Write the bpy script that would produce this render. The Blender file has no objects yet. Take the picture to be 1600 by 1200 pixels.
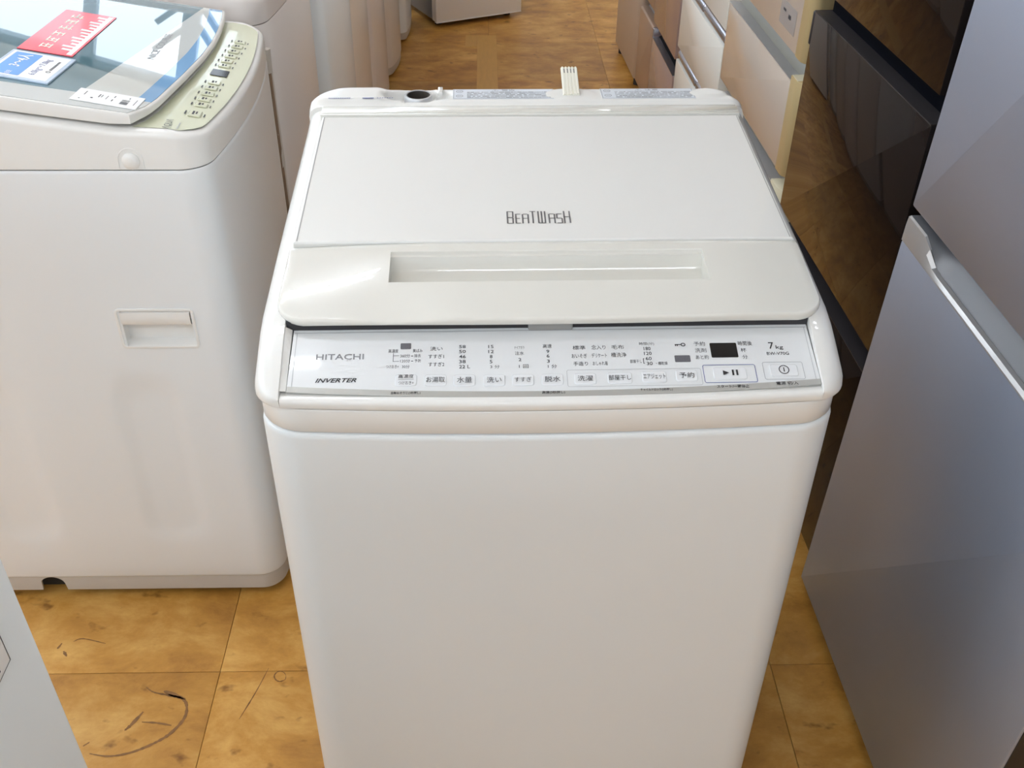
import bpy, bmesh, math, random
from mathutils import Vector, Matrix

sc = bpy.context.scene
COL = sc.collection
random.seed(7)

# ------------------------------------------------------------------ camera
cam_d = bpy.data.cameras.new('camera')
cam_d.sensor_width = 36.0
cam_d.lens = 36.0 * 1580.0 / 1600.0
cam_d.clip_start = 0.02
cam_d.clip_end = 100
cam = bpy.data.objects.new('camera', cam_d)
COL.objects.link(cam)


def camera_matrix():
    f = 1580.0
    dn = Vector((-25, -2127, -f)).normalized()
    d = Vector((-45, 1180, -f)).normalized()
    up = -dn
    d = (d - up * d.dot(up)).normalized()
    x = d.cross(up)
    # rows of the camera-to-world rotation are the world axes seen from the camera
    m = Matrix((x, d, up)).to_4x4()
    m.translation = Vector((0, 0, 1.386))
    return m


cam.matrix_world = camera_matrix()
sc.camera = cam

# ------------------------------------------------------------------ world, exposure, lamps
sc.view_settings.view_transform = 'Standard'
sc.view_settings.look = 'None'
sc.view_settings.gamma = 1.0
sc.view_settings.use_curve_mapping = False
sc.cycles.caustics_reflective = False
sc.view_settings.exposure = -1.27

world = bpy.data.worlds.new('overcast_sky')
sc.world = world
world.use_nodes = True
bg = world.node_tree.nodes['Background']
bg.inputs[0].default_value = (0.80, 0.90, 1.0, 1)
bg.inputs[1].default_value = 7.0


def area(name, loc, rot, sx, sy, energy, color=(1, 1, 1), portal=False):
    l = bpy.data.lights.new(name, 'AREA')
    l.shape = 'RECTANGLE'
    l.size = sx
    l.size_y = sy
    l.energy = energy
    l.color = color
    if portal:
        l.cycles.is_portal = True
    o = bpy.data.objects.new(name, l)
    o.location = loc
    o.rotation_euler = rot
    COL.objects.link(o)
    return o


# window openings of the shop: far wall, left wall and the shop front behind the camera
ROOM = dict(x0=-3.6, x1=2.6, y0=-3.4, y1=5.9, z1=3.0)
WIN_FAR = (-3.3, -0.85, 0.9, 2.94)
WIN_BACK = (-3.2, 1.0, 1.35, 2.35)
area('window_portal_far', ((WIN_FAR[0] + WIN_FAR[1]) / 2, 5.92, 1.92), (-math.pi / 2, 0, 0), 2.45, 2.04, 1, portal=True)
area('window_portal_back', ((WIN_BACK[0] + WIN_BACK[1]) / 2, -3.42, 1.85), (math.pi / 2, 0, 0), 4.2, 1.0, 1, portal=True)
WIN_LEFT = (-2.8, 3.4, 1.3, 2.9)
area('window_portal_left', (-3.62, 0.3, 2.1), (0, -math.pi / 2, 0), 1.6, 6.2, 1, portal=True)


# ------------------------------------------------------------------ materials
def mat(name, col, rough=0.5, metal=0.0, coat=0.0, coat_rough=0.03, var=0.03, scale=6.0, bump=0.0, bscale=400.0, spec=0.5, ior=1.5, stretch=None):
    m = bpy.data.materials.new(name)
    m.use_nodes = True
    nt = m.node_tree
    b = nt.nodes['Principled BSDF']
    b.inputs['Roughness'].default_value = rough
    b.inputs['Metallic'].default_value = metal
    b.inputs['Coat Weight'].default_value = coat
    b.inputs['Coat Roughness'].default_value = coat_rough
    b.inputs['Specular IOR Level'].default_value = spec
    b.inputs['IOR'].default_value = ior
    tc = nt.nodes.new('ShaderNodeTexCoord')
    mp = nt.nodes.new('ShaderNodeMapping')
    if stretch:
        mp.inputs['Scale'].default_value = stretch
    nt.links.new(tc.outputs['Object'], mp.inputs['Vector'])
    nz = nt.nodes.new('ShaderNodeTexNoise')
    nz.inputs['Scale'].default_value = scale
    nz.inputs['Detail'].default_value = 4
    nt.links.new(mp.outputs[0], nz.inputs['Vector'])
    mx = nt.nodes.new('ShaderNodeMix')
    mx.data_type = 'RGBA'
    mx.inputs[6].default_value = tuple(max(0, c * (1 - var)) for c in col) + (1,)
    mx.inputs[7].default_value = tuple(min(1, c * (1 + var)) for c in col) + (1,)
    nt.links.new(nz.outputs['Fac'], mx.inputs[0])
    nt.links.new(mx.outputs[2], b.inputs['Base Color'])
    if bump:
        n2 = nt.nodes.new('ShaderNodeTexNoise')
        n2.inputs['Scale'].default_value = bscale
        nt.links.new(mp.outputs[0], n2.inputs['Vector'])
        bp = nt.nodes.new('ShaderNodeBump')
        bp.inputs['Strength'].default_value = bump
        bp.inputs['Distance'].default_value = 0.001
        nt.links.new(n2.outputs['Fac'], bp.inputs['Height'])
        nt.links.new(bp.outputs[0], b.inputs['Normal'])
    return m


def srgb(r, g, b):
    def f(c):
        c /= 255.0
        return c / 12.92 if c <= 0.04045 else ((c + 0.055) / 1.055) ** 2.4
    return (f(r), f(g), f(b))


M = {}
M['enamel'] = mat('white_enamel', srgb(230, 235, 237), rough=0.32, coat=0.25, coat_rough=0.08, var=0.008)
M['plastic'] = mat('white_gloss_plastic', srgb(232, 232, 229), rough=0.28, coat=0.6, coat_rough=0.03, var=0.008)
M['lid'] = mat('ivory_gloss_lid', srgb(222, 221, 214), rough=0.2, coat=1.0, coat_rough=0.01, var=0.008)
M['lid_panel'] = mat('white_lid_panel', srgb(228, 228, 225), rough=0.25, coat=0.7, coat_rough=0.03, var=0.006)
M['panel_face'] = mat('pale_grey_panel_film', srgb(222, 225, 227), rough=0.25, coat=0.6, coat_rough=0.03, var=0.006)
M['key'] = mat('white_key_film', srgb(225, 228, 231), rough=0.22, coat=0.7, var=0.005)
M['silver_strip'] = mat('satin_silver_strip', srgb(178, 178, 174), rough=0.35, metal=0.3, var=0.03)
M['ink'] = mat('grey_print_ink', srgb(54, 56, 62), rough=0.5, var=0.05)
M['ink_light'] = mat('light_grey_print_ink', srgb(128, 130, 134), rough=0.5, var=0.05)
M['ink_dark'] = mat('black_print_ink', srgb(28, 28, 34), rough=0.45, var=0.05)
M['ink_blue'] = mat('blue_print_ink', srgb(88, 96, 150), rough=0.45, var=0.05)
M['ink_paleline'] = mat('pale_outline_ink', srgb(165, 168, 172), rough=0.45, var=0.03)
M['logo'] = mat('dark_silver_logo', srgb(105, 105, 108), rough=0.3, metal=0.3, var=0.05)
M['display'] = mat('black_display_glass', (0.006, 0.006, 0.007), rough=0.08, var=0.1)
M['display_grey'] = mat('dark_grey_display', srgb(92, 92, 98), rough=0.25, var=0.2, scale=900)
M['gap'] = mat('dark_gap', (0.03, 0.03, 0.035), rough=0.6, var=0.1)
M['groove'] = mat('grey_groove', srgb(150, 150, 148), rough=0.6, var=0.02)
M['rubber'] = mat('black_rubber', (0.02, 0.02, 0.02), rough=0.7, var=0.1)
M['inlet'] = mat('dark_grey_inlet', srgb(82, 78, 72), rough=0.4, var=0.1)
M['inlet_in'] = mat('brown_grey_inlet_inside', srgb(60, 54, 48), rough=0.4, var=0.1)
M['label'] = mat('pale_blue_label', srgb(222, 228, 236), rough=0.4, coat=0.3, var=0.01)
M['tag'] = mat('cream_tag', srgb(240, 238, 226), rough=0.5, var=0.02)

M['aqua_body'] = mat('warm_white_enamel', srgb(234, 237, 239), rough=0.35, coat=0.2, coat_rough=0.1, var=0.008)
M['aqua_cover'] = mat('warm_white_plastic', srgb(236, 235, 232), rough=0.35, coat=0.3, coat_rough=0.08, var=0.008)
M['aqua_skirt'] = mat('beige_plastic_skirt', srgb(196, 190, 182), rough=0.5, var=0.02)
M['aqua_panel'] = mat('pale_green_panel', srgb(214, 217, 190), rough=0.2, coat=0.8, coat_rough=0.02, var=0.02)
M['dirt'] = mat('brown_dirt', srgb(140, 115, 92), rough=0.8, var=0.3, scale=80)
M['foam'] = mat('white_foam_strip', srgb(206, 198, 188), rough=0.9, var=0.1, scale=60, bump=0.6, bscale=120)
M['red'] = mat('red_print', srgb(226, 52, 72), rough=0.25, coat=0.5, coat_rough=0.05, var=0.04)
M['blue'] = mat('blue_print', srgb(52, 138, 214), rough=0.3, coat=0.4, var=0.03)
M['paper'] = mat('white_paper', srgb(236, 236, 236), rough=0.45, coat=0.2, var=0.01)
M['acrylic'] = mat('clear_sleeve_edge', srgb(200, 218, 240), rough=0.08, coat=1.0, var=0.02)
M['pinkwhite'] = mat('pinkish_white_enamel', srgb(228, 221, 217), rough=0.3, coat=0.3, var=0.02)
M['greenwhite'] = mat('cool_white_enamel', srgb(234, 238, 240), rough=0.3, coat=0.3, var=0.02)
M['beigewhite'] = mat('beige_white_enamel', srgb(224, 216, 208), rough=0.3, coat=0.3, var=0.02)

M['steel'] = mat('grey_metal_laminate', srgb(182, 193, 214), rough=0.42, metal=0.68, var=0.05, scale=900, bump=0.04, bscale=900)
M['steel_trim'] = mat('silver_trim', srgb(205, 206, 208), rough=0.3, metal=0.5, var=0.02)
M['steel_grip'] = mat('grey_grip_plastic', srgb(120, 122, 128), rough=0.35, metal=0.2, var=0.02)
M['dark_glass'] = mat('black_brown_glass', (0.012, 0.008, 0.007), rough=0.02, var=0.1, spec=0.22)
M['dark_grip'] = mat('blue_black_grip', (0.0012, 0.0016, 0.004), rough=0.6, var=0.1, spec=0.03)
M['dark_cap'] = mat('dark_grey_end_cap', srgb(48, 45, 47), rough=0.4, var=0.05, spec=0.3)
M['gold'] = mat('champagne_gold_frame', srgb(206, 186, 140), rough=0.35, metal=0.3, var=0.04)
M['gold_lit'] = mat('top_lit_gold', srgb(228, 222, 196), rough=0.4, var=0.03)  # lighter copy of the gold frame, top light put into the colour
M['gold_mirror'] = mat('beige_mirror_glass', srgb(212, 200, 188), rough=0.03, metal=0.12, var=0.02, coat=0.35, coat_rough=0.01)
M['gold_recess'] = mat('grey_green_recess', srgb(146, 146, 138), rough=0.4, var=0.04)
M['cream_glass'] = mat('cream_white_glass', srgb(246, 246, 240), rough=0.12, coat=0.2, coat_rough=0.02, var=0.015, spec=0.3)
M['chrome'] = mat('satin_chrome', srgb(190, 192, 204), rough=0.22, metal=0.85, var=0.04)
M['pink_glass'] = mat('pink_brown_glass', srgb(176, 150, 142), rough=0.15, coat=0.2, coat_rough=0.03, var=0.03, spec=0.3)
M['tan_metal'] = mat('tan_metal_door', srgb(184, 158, 138), rough=0.3, metal=0.35, var=0.04)
M['beige_door'] = mat('beige_door', srgb(198, 180, 164), rough=0.35, metal=0.2, var=0.03)
M['fridge_side'] = mat('grey_fridge_side', srgb(96, 94, 96), rough=0.5, var=0.03)
M['fridge_black'] = mat('black_fridge_side', (0.012, 0.012, 0.014), rough=0.4, var=0.1)
M['white_fridge'] = mat('white_fridge_door', srgb(240, 240, 240), rough=0.35, coat=0.2, var=0.01)
M['grey_cabinet'] = mat('blue_grey_cabinet', srgb(128, 132, 138), rough=0.4, var=0.05)
M['wall'] = mat('white_wall_paint', srgb(226, 224, 220), rough=0.8, var=0.02, bump=0.1, bscale=300)
M['ceiling'] = mat('white_ceiling_board', srgb(228, 227, 224), rough=0.9, var=0.03, bump=0.2, bscale=200)
M['frame'] = mat('grey_aluminium_frame', srgb(150, 156, 164), rough=0.35, metal=0.6, var=0.03)
M['grout'] = mat('dark_floor_joint', srgb(110, 76, 42), rough=0.8, var=0.2, scale=50)
M['scuff'] = mat('brown_scuff', srgb(128, 88, 44), rough=0.6, var=0.5, scale=90)
M['strip'] = mat('yellow_wood_patch', srgb(198, 150, 74), rough=0.35, var=0.15, scale=14, stretch=(6, 1, 1))


def tile_material():
    m = bpy.data.materials.new('tan_vinyl_tile')
    m.use_nodes = True
    nt = m.node_tree
    N = nt.nodes
    L = nt.links
    b = N['Principled BSDF']
    b.inputs['Roughness'].default_value = 0.36
    b.inputs['Specular IOR Level'].default_value = 0.4
    tc = N.new('ShaderNodeTexCoord')
    oi = N.new('ShaderNodeObjectInfo')
    sc_ = N.new('ShaderNodeVectorMath')
    sc_.operation = 'MULTIPLY_ADD'
    cmb = N.new('ShaderNodeCombineXYZ')
    mul = N.new('ShaderNodeMath')
    mul.operation = 'MULTIPLY'
    mul.inputs[1].default_value = 37.0
    L.new(oi.outputs['Random'], mul.inputs[0])
    for i in range(3):
        L.new(mul.outputs[0], cmb.inputs[i])
    sc_.inputs[1].default_value = (1.0, 1.5, 1.0)
    L.new(tc.outputs['Object'], sc_.inputs[0])
    L.new(cmb.outputs[0], sc_.inputs[2])
    n1 = N.new('ShaderNodeTexNoise')
    n1.inputs['Scale'].default_value = 6.5
    n1.inputs['Detail'].default_value = 8
    n1.inputs['Roughness'].default_value = 0.68
    n1.inputs['Distortion'].default_value = 0.25
    L.new(sc_.outputs[0], n1.inputs['Vector'])
    r1 = N.new('ShaderNodeValToRGB')
    e = r1.color_ramp.elements
    e[0].position = 0.28
    e[0].color = srgb(150, 100, 42) + (1,)
    e[1].position = 0.72
    e[1].color = srgb(222, 176, 102) + (1,)
    k = r1.color_ramp.elements.new(0.5)
    k.color = srgb(192, 139, 64) + (1,)
    L.new(n1.outputs['Fac'], r1.inputs[0])
    # dark flecks
    n2 = N.new('ShaderNodeTexNoise')
    n2.inputs['Scale'].default_value = 22.0
    n2.inputs['Detail'].default_value = 3
    L.new(sc_.outputs[0], n2.inputs['Vector'])
    r2 = N.new('ShaderNodeValToRGB')
    r2.color_ramp.elements[0].position = 0.25
    r2.color_ramp.elements[0].color = (0.45, 0.38, 0.32, 1)
    r2.color_ramp.elements[1].position = 0.36
    r2.color_ramp.elements[1].color = (1, 1, 1, 1)
    L.new(n2.outputs['Fac'], r2.inputs[0])
    mx = N.new('ShaderNodeMix')
    mx.data_type = 'RGBA'
    mx.blend_type = 'MULTIPLY'
    mx.inputs[0].default_value = 1.0
    L.new(r1.outputs[0], mx.inputs[6])
    L.new(r2.outputs[0], mx.inputs[7])
    # every tile a little lighter or darker
    hs = N.new('ShaderNodeHueSaturation')
    mr = N.new('ShaderNodeMapRange')
    mr.inputs['To Min'].default_value = 0.86
    mr.inputs['To Max'].default_value = 1.08
    L.new(oi.outputs['Random'], mr.inputs['Value'])
    L.new(mr.outputs[0], hs.inputs['Value'])
    L.new(mx.outputs[2], hs.inputs['Color'])
    L.new(hs.outputs[0], b.inputs['Base Color'])
    bp = N.new('ShaderNodeBump')
    bp.inputs['Strength'].default_value = 0.08
    bp.inputs['Distance'].default_value = 0.002
    L.new(n1.outputs['Fac'], bp.inputs['Height'])
    L.new(bp.outputs[0], b.inputs['Normal'])
    return m


M['tile'] = tile_material()


def glow(name, col, s):
    m = bpy.data.materials.new(name)
    m.use_nodes = True
    nt = m.node_tree
    b = nt.nodes['Principled BSDF']
    b.inputs['Emission Color'].default_value = col + (1,)
    b.inputs['Emission Strength'].default_value = s
    b.inputs['Base Color'].default_value = (0.9, 0.9, 0.9, 1)
    return m


M['tube'] = glow('lit_fluorescent_tube', (0.93, 0.99, 1.06), 90.0)


# ------------------------------------------------------------------ mesh helpers
class MB:
    """collects vertices and faces of ONE mesh object"""

    def __init__(s):
        s.v = []
        s.f = []

    def add(s, verts, faces):
        o = len(s.v)
        s.v += [tuple(p) for p in verts]
        s.f += [tuple(i + o for i in f) for f in faces]
        return s

    def box(s, x0, x1, y0, y1, z0, z1):
        v = [(x0, y0, z0), (x1, y0, z0), (x1, y1, z0), (x0, y1, z0), (x0, y0, z1), (x1, y0, z1), (x1, y1, z1), (x0, y1, z1)]
        return s.add(v, [(3, 2, 1, 0), (4, 5, 6, 7), (0, 1, 5, 4), (1, 2, 6, 5), (2, 3, 7, 6), (3, 0, 4, 7)])

    def loft(s, rings, cap0=True, cap1=True, closed=True):
        n = len(rings[0])
        v = [p for r in rings for p in r]
        f = []
        for k in range(len(rings) - 1):
            a, b = k * n, (k + 1) * n
            for i in range(n if closed else n - 1):
                j = (i + 1) % n
                f.append((a + i, a + j, b + j, b + i))
        if cap0:
            f.append(tuple(reversed(range(n))))
        if cap1:
            f.append(tuple(range(len(v) - n, len(v))))
        return s.add(v, f)

    def grid(s, rows, flip=False):
        n = len(rows[0])
        v = [p for r in rows for p in r]
        f = []
        for k in range(len(rows) - 1):
            for i in range(n - 1):
                q = (k * n + i, k * n + i + 1, (k + 1) * n + i + 1, (k + 1) * n + i)
                f.append(q[::-1] if flip else q)
        return s.add(v, f)

    def rbox(s, x0, x1, y0, y1, z0, z1, r=0.003, seg=2, rc=None):
        """box with rounded vertical corners (radius rc) and filleted top and bottom edges (radius r)"""
        rc = r if rc is None else rc
        rc = max(rc, r)
        o = rrect(x0, x1, y0, y1, rc, 4)
        return s.slab(o, z0, z1, r, seg)

    def slab(s, outline, z0, z1, r=0.003, seg=3, bottom=True):
        rings = []
        if bottom:
            # order from bottom (inset r) up to the wall
            rings = [[(p[0], p[1], z0 + r * (1 - math.cos(t))) for p in inset(outline, r * (1 - math.sin(t)))] for t in [math.pi / 2 * k / seg for k in range(seg + 1)]]
        else:
            rings = [[(p[0], p[1], z0) for p in outline]]
        rings += [[(p[0], p[1], z1 - r * (1 - math.cos(t))) for p in inset(outline, r * (1 - math.sin(t)))] for t in [math.pi / 2 * (1 - k / seg) for k in range(seg + 1)]]
        return s.loft(rings)

    def cyl(s, c, r0, r1, z0, z1, n=24, cap=True):
        rings = [[(c[0] + r * math.cos(2 * math.pi * i / n), c[1] + r * math.sin(2 * math.pi * i / n), z) for i in range(n)] for r, z in ((r0, z0), (r1, z1))]
        return s.loft(rings, cap, cap)

    def lathe(s, c, prof, n=32, cap0=False, cap1=False):
        rings = [[(c[0] + r * math.cos(2 * math.pi * i / n), c[1] + r * math.sin(2 * math.pi * i / n), c[2] + z) for i in range(n)] for r, z in prof]
        return s.loft(rings, cap0, cap1)

    def move(s, m):
        s.v = [tuple(m @ Vector(p)) for p in s.v]
        return s

    def obj(s, name, material, parent=None, smooth=35, inv=None):
        me = bpy.data.meshes.new(name)
        me.from_pydata(s.v, [], s.f)
        me.materials.append(material)
        if smooth:
            me.polygons.foreach_set('use_smooth', [True] * len(me.polygons))
            me.set_sharp_from_angle(angle=math.radians(smooth))
        me.validate()
        me.update()
        o = bpy.data.objects.new(name, me)
        if name.endswith(('print', 'lettering', 'legend', 'emblem', 'symbol')):
            o['kind'] = 'stuff'          # printed characters, too fine to be taken apart
        COL.objects.link(o)
        if parent:
            o.parent = parent
        return o


def rrect(x0, x1, y0, y1, rc, seg=6, rc2=None):
    """counter-clockwise rounded rectangle; rc for the y0 corners, rc2 for the y1 corners"""
    rc2 = rc if rc2 is None else rc2
    pts = []
    for cx, cy, a0, r in ((x0 + rc, y0 + rc, math.pi, rc), (x1 - rc, y0 + rc, 1.5 * math.pi, rc), (x1 - rc2, y1 - rc2, 0, rc2), (x0 + rc2, y1 - rc2, 0.5 * math.pi, rc2)):
        for k in range(seg + 1):
            a = a0 + math.pi / 2 * k / seg
            pts.append((cx + r * math.cos(a), cy + r * math.sin(a)))
    return pts


def dense(pts, step):
    out = []
    n = len(pts)
    for i in range(n):
        a, b = pts[i], pts[(i + 1) % n]
        L = math.hypot(b[0] - a[0], b[1] - a[1])
        k = max(1, int(L / step))
        for j in range(k):
            out.append((a[0] + (b[0] - a[0]) * j / k, a[1] + (b[1] - a[1]) * j / k))
    return out


def inset(pts, d):
    if abs(d) < 1e-9:
        return list(pts)
    n = len(pts)
    out = []
    for i in range(n):
        p0, p1, p2 = pts[i - 1], pts[i], pts[(i + 1) % n]
        e1 = (p1[0] - p0[0], p1[1] - p0[1])
        e2 = (p2[0] - p1[0], p2[1] - p1[1])
        l1 = math.hypot(*e1) or 1e-9
        l2 = math.hypot(*e2) or 1e-9
        n1 = (-e1[1] / l1, e1[0] / l1)
        n2 = (-e2[1] / l2, e2[0] / l2)
        nx, ny = n1[0] + n2[0], n1[1] + n2[1]
        q = nx * nx + ny * ny
        if q < 1e-6:
            nx, ny, q = n1[0], n1[1], 1.0
            sc_ = 1.0
        else:
            sc_ = min(2.0 / q, 1.6)
        out.append((p1[0] + nx * sc_ * d, p1[1] + ny * sc_ * d))
    return out


def empty(name, loc, label=None, cat=None, rot=(0, 0, 0), group=None):
    o = bpy.data.objects.new(name, None)
    o.empty_display_size = 0.05
    o.location = loc
    o.rotation_euler = rot
    COL.objects.link(o)
    if label:
        o['label'] = label
        o['category'] = cat
    if group:
        o['group'] = group
    return o


def structure(o):
    o['kind'] = 'structure'
    return o


def lerp(a, b, t):
    return a + (b - a) * t


def interp(x, tab):
    if x <= tab[0][0]:
        return tab[0][1]
    for (x0, y0), (x1, y1) in zip(tab, tab[1:]):
        if x <= x1:
            return lerp(y0, y1, (x - x0) / (x1 - x0))
    return tab[-1][1]


def sstep(a, b, x):
    t = min(1, max(0, (x - a) / (b - a)))
    return t * t * (3 - 2 * t)


# ------------------------------------------------------------------ lettering: glyph meshes fitted into a frame
_glyphs = {}


def glyph_mesh(text, shear=0.0, bold=0.0):
    key = (text, shear, bold)
    if key in _glyphs:
        return _glyphs[key]
    cu = bpy.data.curves.new('lettering', 'FONT')
    cu.body = text
    cu.resolution_u = 2
    cu.shear = shear
    cu.offset = bold
    o = bpy.data.objects.new('lettering', cu)
    COL.objects.link(o)
    bpy.context.view_layer.update()
    dg = bpy.context.evaluated_depsgraph_get()
    me = o.evaluated_get(dg).to_mesh()
    vs = [tuple(v.co) for v in me.vertices]
    fs = [tuple(p.vertices) for p in me.polygons]
    o.evaluated_get(dg).to_mesh_clear()
    bpy.data.objects.remove(o)
    bpy.data.curves.remove(cu)
    x0 = min(v[0] for v in vs)
    x1 = max(v[0] for v in vs)
    y0 = min(v[1] for v in vs)
    y1 = max(v[1] for v in vs)
    vs = [((v[0] - x0) / (x1 - x0) - 0.5, (v[1] - y0) / (y1 - y0) - 0.5) for v in vs]
    _glyphs[key] = (vs, fs)
    return _glyphs[key]


class Face:
    """a flat frame: origin, right axis, up axis; print on it with put()/rect()"""

    def __init__(s, o, ex, ey):
        s.o = Vector(o)
        s.ex = Vector(ex).normalized()
        s.ey = Vector(ey).normalized()
        s.n = s.ex.cross(s.ey).normalized()

    def p(s, x, y, h=0.0):
        return tuple(s.o + s.ex * x + s.ey * y + s.n * h)

    def text(s, mb, text, cx, cy, w, h, off=0.0003, shear=0.0, bold=0.0):
        vs, fs = glyph_mesh(text, shear, bold)
        mb.add([s.p(cx + v[0] * w, cy + v[1] * h, off) for v in vs], fs)

    def rect(s, mb, cx, cy, w, h, off=0.0003):
        mb.add([s.p(cx - w / 2, cy - h / 2, off), s.p(cx + w / 2, cy - h / 2, off), s.p(cx + w / 2, cy + h / 2, off), s.p(cx - w / 2, cy + h / 2, off)], [(0, 1, 2, 3)])

    def poly(s, mb, pts, off=0.0003):
        mb.add([s.p(x, y, off) for x, y in pts], [tuple(range(len(pts)))])

    def ring(s, mb, pts, w, off=0.0003):
        b = inset(pts, w)
        n = len(pts)
        v = [s.p(x, y, off) for x, y in pts] + [s.p(x, y, off) for x, y in b]
        mb.add(v, [(i, (i + 1) % n, n + (i + 1) % n, n + i) for i in range(n)])

    def plate(s, mb, pts, h0, h1, r=0.0004):
        """raised plate with a small chamfer"""
        rings = [[s.p(x, y, h0) for x, y in pts], [s.p(x, y, h1 - r) for x, y in pts], [s.p(x, y, h1) for x, y in inset(pts, r)]]
        mb.loft(rings, cap0=False)

# ------------------------------------------------------------------ the room
R_ = ROOM
TS = 0.4585
JX, JY = -0.446, 1.071
floor = MB().box(R_['x0'], R_['x1'], R_['y0'], R_['y1'], -0.05, -0.0028).obj('floor', M['grout'], smooth=0)
structure(floor)
structure(MB().box(R_['x0'], R_['x1'], R_['y0'], R_['y1'], R_['z1'], R_['z1'] + 0.08).obj('ceiling', M['ceiling'], smooth=0))


def wall_with_window(name, horizontal, pos, a0, a1, win, thick):
    mb = MB()
    w0, w1, z0, z1 = win

    def bx(a, b, c, d):
        if horizontal:
            mb.box(a, b, min(pos, pos + thick), max(pos, pos + thick), c, d)
        else:
            mb.box(min(pos, pos + thick), max(pos, pos + thick), a, b, c, d)
    bx(a0, w0, -0.05, R_['z1'])
    bx(w1, a1, -0.05, R_['z1'])
    bx(w0, w1, -0.05, z0)
    bx(w0, w1, z1, R_['z1'])
    structure(mb.obj(name, M['wall'], smooth=0))


wall_with_window('wall_far', True, R_['y1'], R_['x0'] - 0.1, R_['x1'] + 0.1, WIN_FAR, 0.1)
wall_with_window('wall_back', True, R_['y0'], R_['x0'] - 0.1, R_['x1'] + 0.1, WIN_BACK, -0.1)
wall_with_window('wall_left', False, R_['x0'], R_['y0'], R_['y1'], WIN_LEFT, -0.1)
structure(MB().box(R_['x1'], R_['x1'] + 0.1, R_['y0'], R_['y1'], -0.05, R_['z1']).obj('wall_right', M['wall'], smooth=0))


def window(n, horizontal, pos, win, posts):
    w0, w1, z0, z1 = win
    root = empty('window_%d' % n, (0, 0, 0))
    structure(root)
    spans = [(w0, w1, z0 - 0.03, z0 + 0.05), (w0, w1, z1 - 0.05, z1 + 0.03)] + [(p - 0.035, p + 0.035, z0, z1) for p in posts]
    for a, b, c, d in spans:
        mb = MB()
        if horizontal:
            mb.box(a, b, pos - 0.03, pos + 0.03, c, d)
        else:
            mb.box(pos - 0.03, pos + 0.03, a, b, c, d)
        mb.obj('window_bar', M['frame'], root, smooth=0)


window(1, True, R_['y1'] + 0.05, WIN_FAR, (-3.3, -1.80, -0.85))
# a braced steel post outside the far window
sp_ = empty('steel_post', (-1.29, 6.2, 0), 'pale steel post with diagonal braces standing outside the far window', 'post')
MB().box(-0.05, 0.05, -0.04, 0.04, -0.05, 3.2).obj('post', M['frame'], sp_, smooth=0)
for s_, z_ in ((-1, 2.45), (1, 2.45), (-1, 2.62), (1, 2.58)):
    m_ = Matrix.Translation((0, 0, z_)) @ Matrix.Rotation(s_ * math.radians(42), 4, 'Y')
    MB().box(-0.016, 0.016, -0.02, 0.02, 0.0, 0.30).move(m_).obj('brace', M['frame'], sp_, smooth=0)
MB().box(-0.35, 0.35, -0.02, 0.02, 2.40, 2.44).obj('crossbar', M['frame'], sp_, smooth=0)
window(2, True, R_['y0'] - 0.05, WIN_BACK, (-3.2, -1.8, -0.4, 1.0))
window(3, False, R_['x0'] - 0.05, WIN_LEFT, (-2.8, -0.8, 1.3, 3.4))

# floor tiles: one object per tile
tm = MB()
hs = TS / 2 - 0.0004
tm.loft([[(p[0], p[1], z) for p in inset(rrect(-hs, hs, -hs, hs, 0.0004, 1), d)] for d, z in ((0, -0.0028), (0, -0.0006), (0.0006, 0.0))], cap0=False)
tile0 = tm.obj('tile', M['tile'], floor, smooth=0)
first = True
for i in range(-5, 5):
    for j in range(-4, 11):
        t = tile0 if first else tile0.copy()
        if not first:
            COL.objects.link(t)
            t.parent = floor
        first = False
        t.location = (JX + (i + 0.5) * TS, JY + (j + 0.5) * TS, 0)
# the rest of the floor, out of the photograph
rest = MB()
xa, xb = JX - 5 * TS, JX + 5 * TS
ya, yb = JY - 4 * TS, JY + 11 * TS
for x0, x1, y0, y1 in ((R_['x0'], xa, R_['y0'], R_['y1']), (xb, R_['x1'], R_['y0'], R_['y1']), (xa, xb, R_['y0'], ya), (xa, xb, yb, R_['y1'])):
    rest.box(x0, x1, y0, y1, -0.0027, -0.0003)
o = rest.obj('outer_tiles', M['tile'], floor, smooth=0)
o['kind'] = 'stuff'

# yellow wooden patch in the aisle and its short crosspiece
MB().slab([(-0.035, 2.91), (0.046, 2.91), (0.046, 4.37), (-0.035, 4.37)], -0.0005, 0.0012, 0.0006, 1).obj('floor_patch', M['strip'], floor, smooth=0)
MB().slab([(-0.085, 4.22), (-0.0355, 4.22), (-0.0355, 4.37), (-0.085, 4.37)], -0.0005, 0.0012, 0.0006, 1).obj('floor_patch', M['strip'], floor, smooth=0)


def ribbon(pts, w):
    mb = MB()
    rows = []
    n = len(pts)
    for i, p in enumerate(pts):
        a = pts[max(0, i - 1)]
        b = pts[min(n - 1, i + 1)]
        dx, dy = b[0] - a[0], b[1] - a[1]
        l = math.hypot(dx, dy) or 1
        ww = w * (0.35 + 0.65 * math.sin(math.pi * (i + 0.5) / n)) * random.uniform(0.6, 1.25)
        rows.append([(p[0] - dy / l * ww, p[1] + dx / l * ww, 0.0004), (p[0] + dy / l * ww, p[1] - dx / l * ww, 0.0004)])
    return mb.grid(rows, flip=True)


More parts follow.
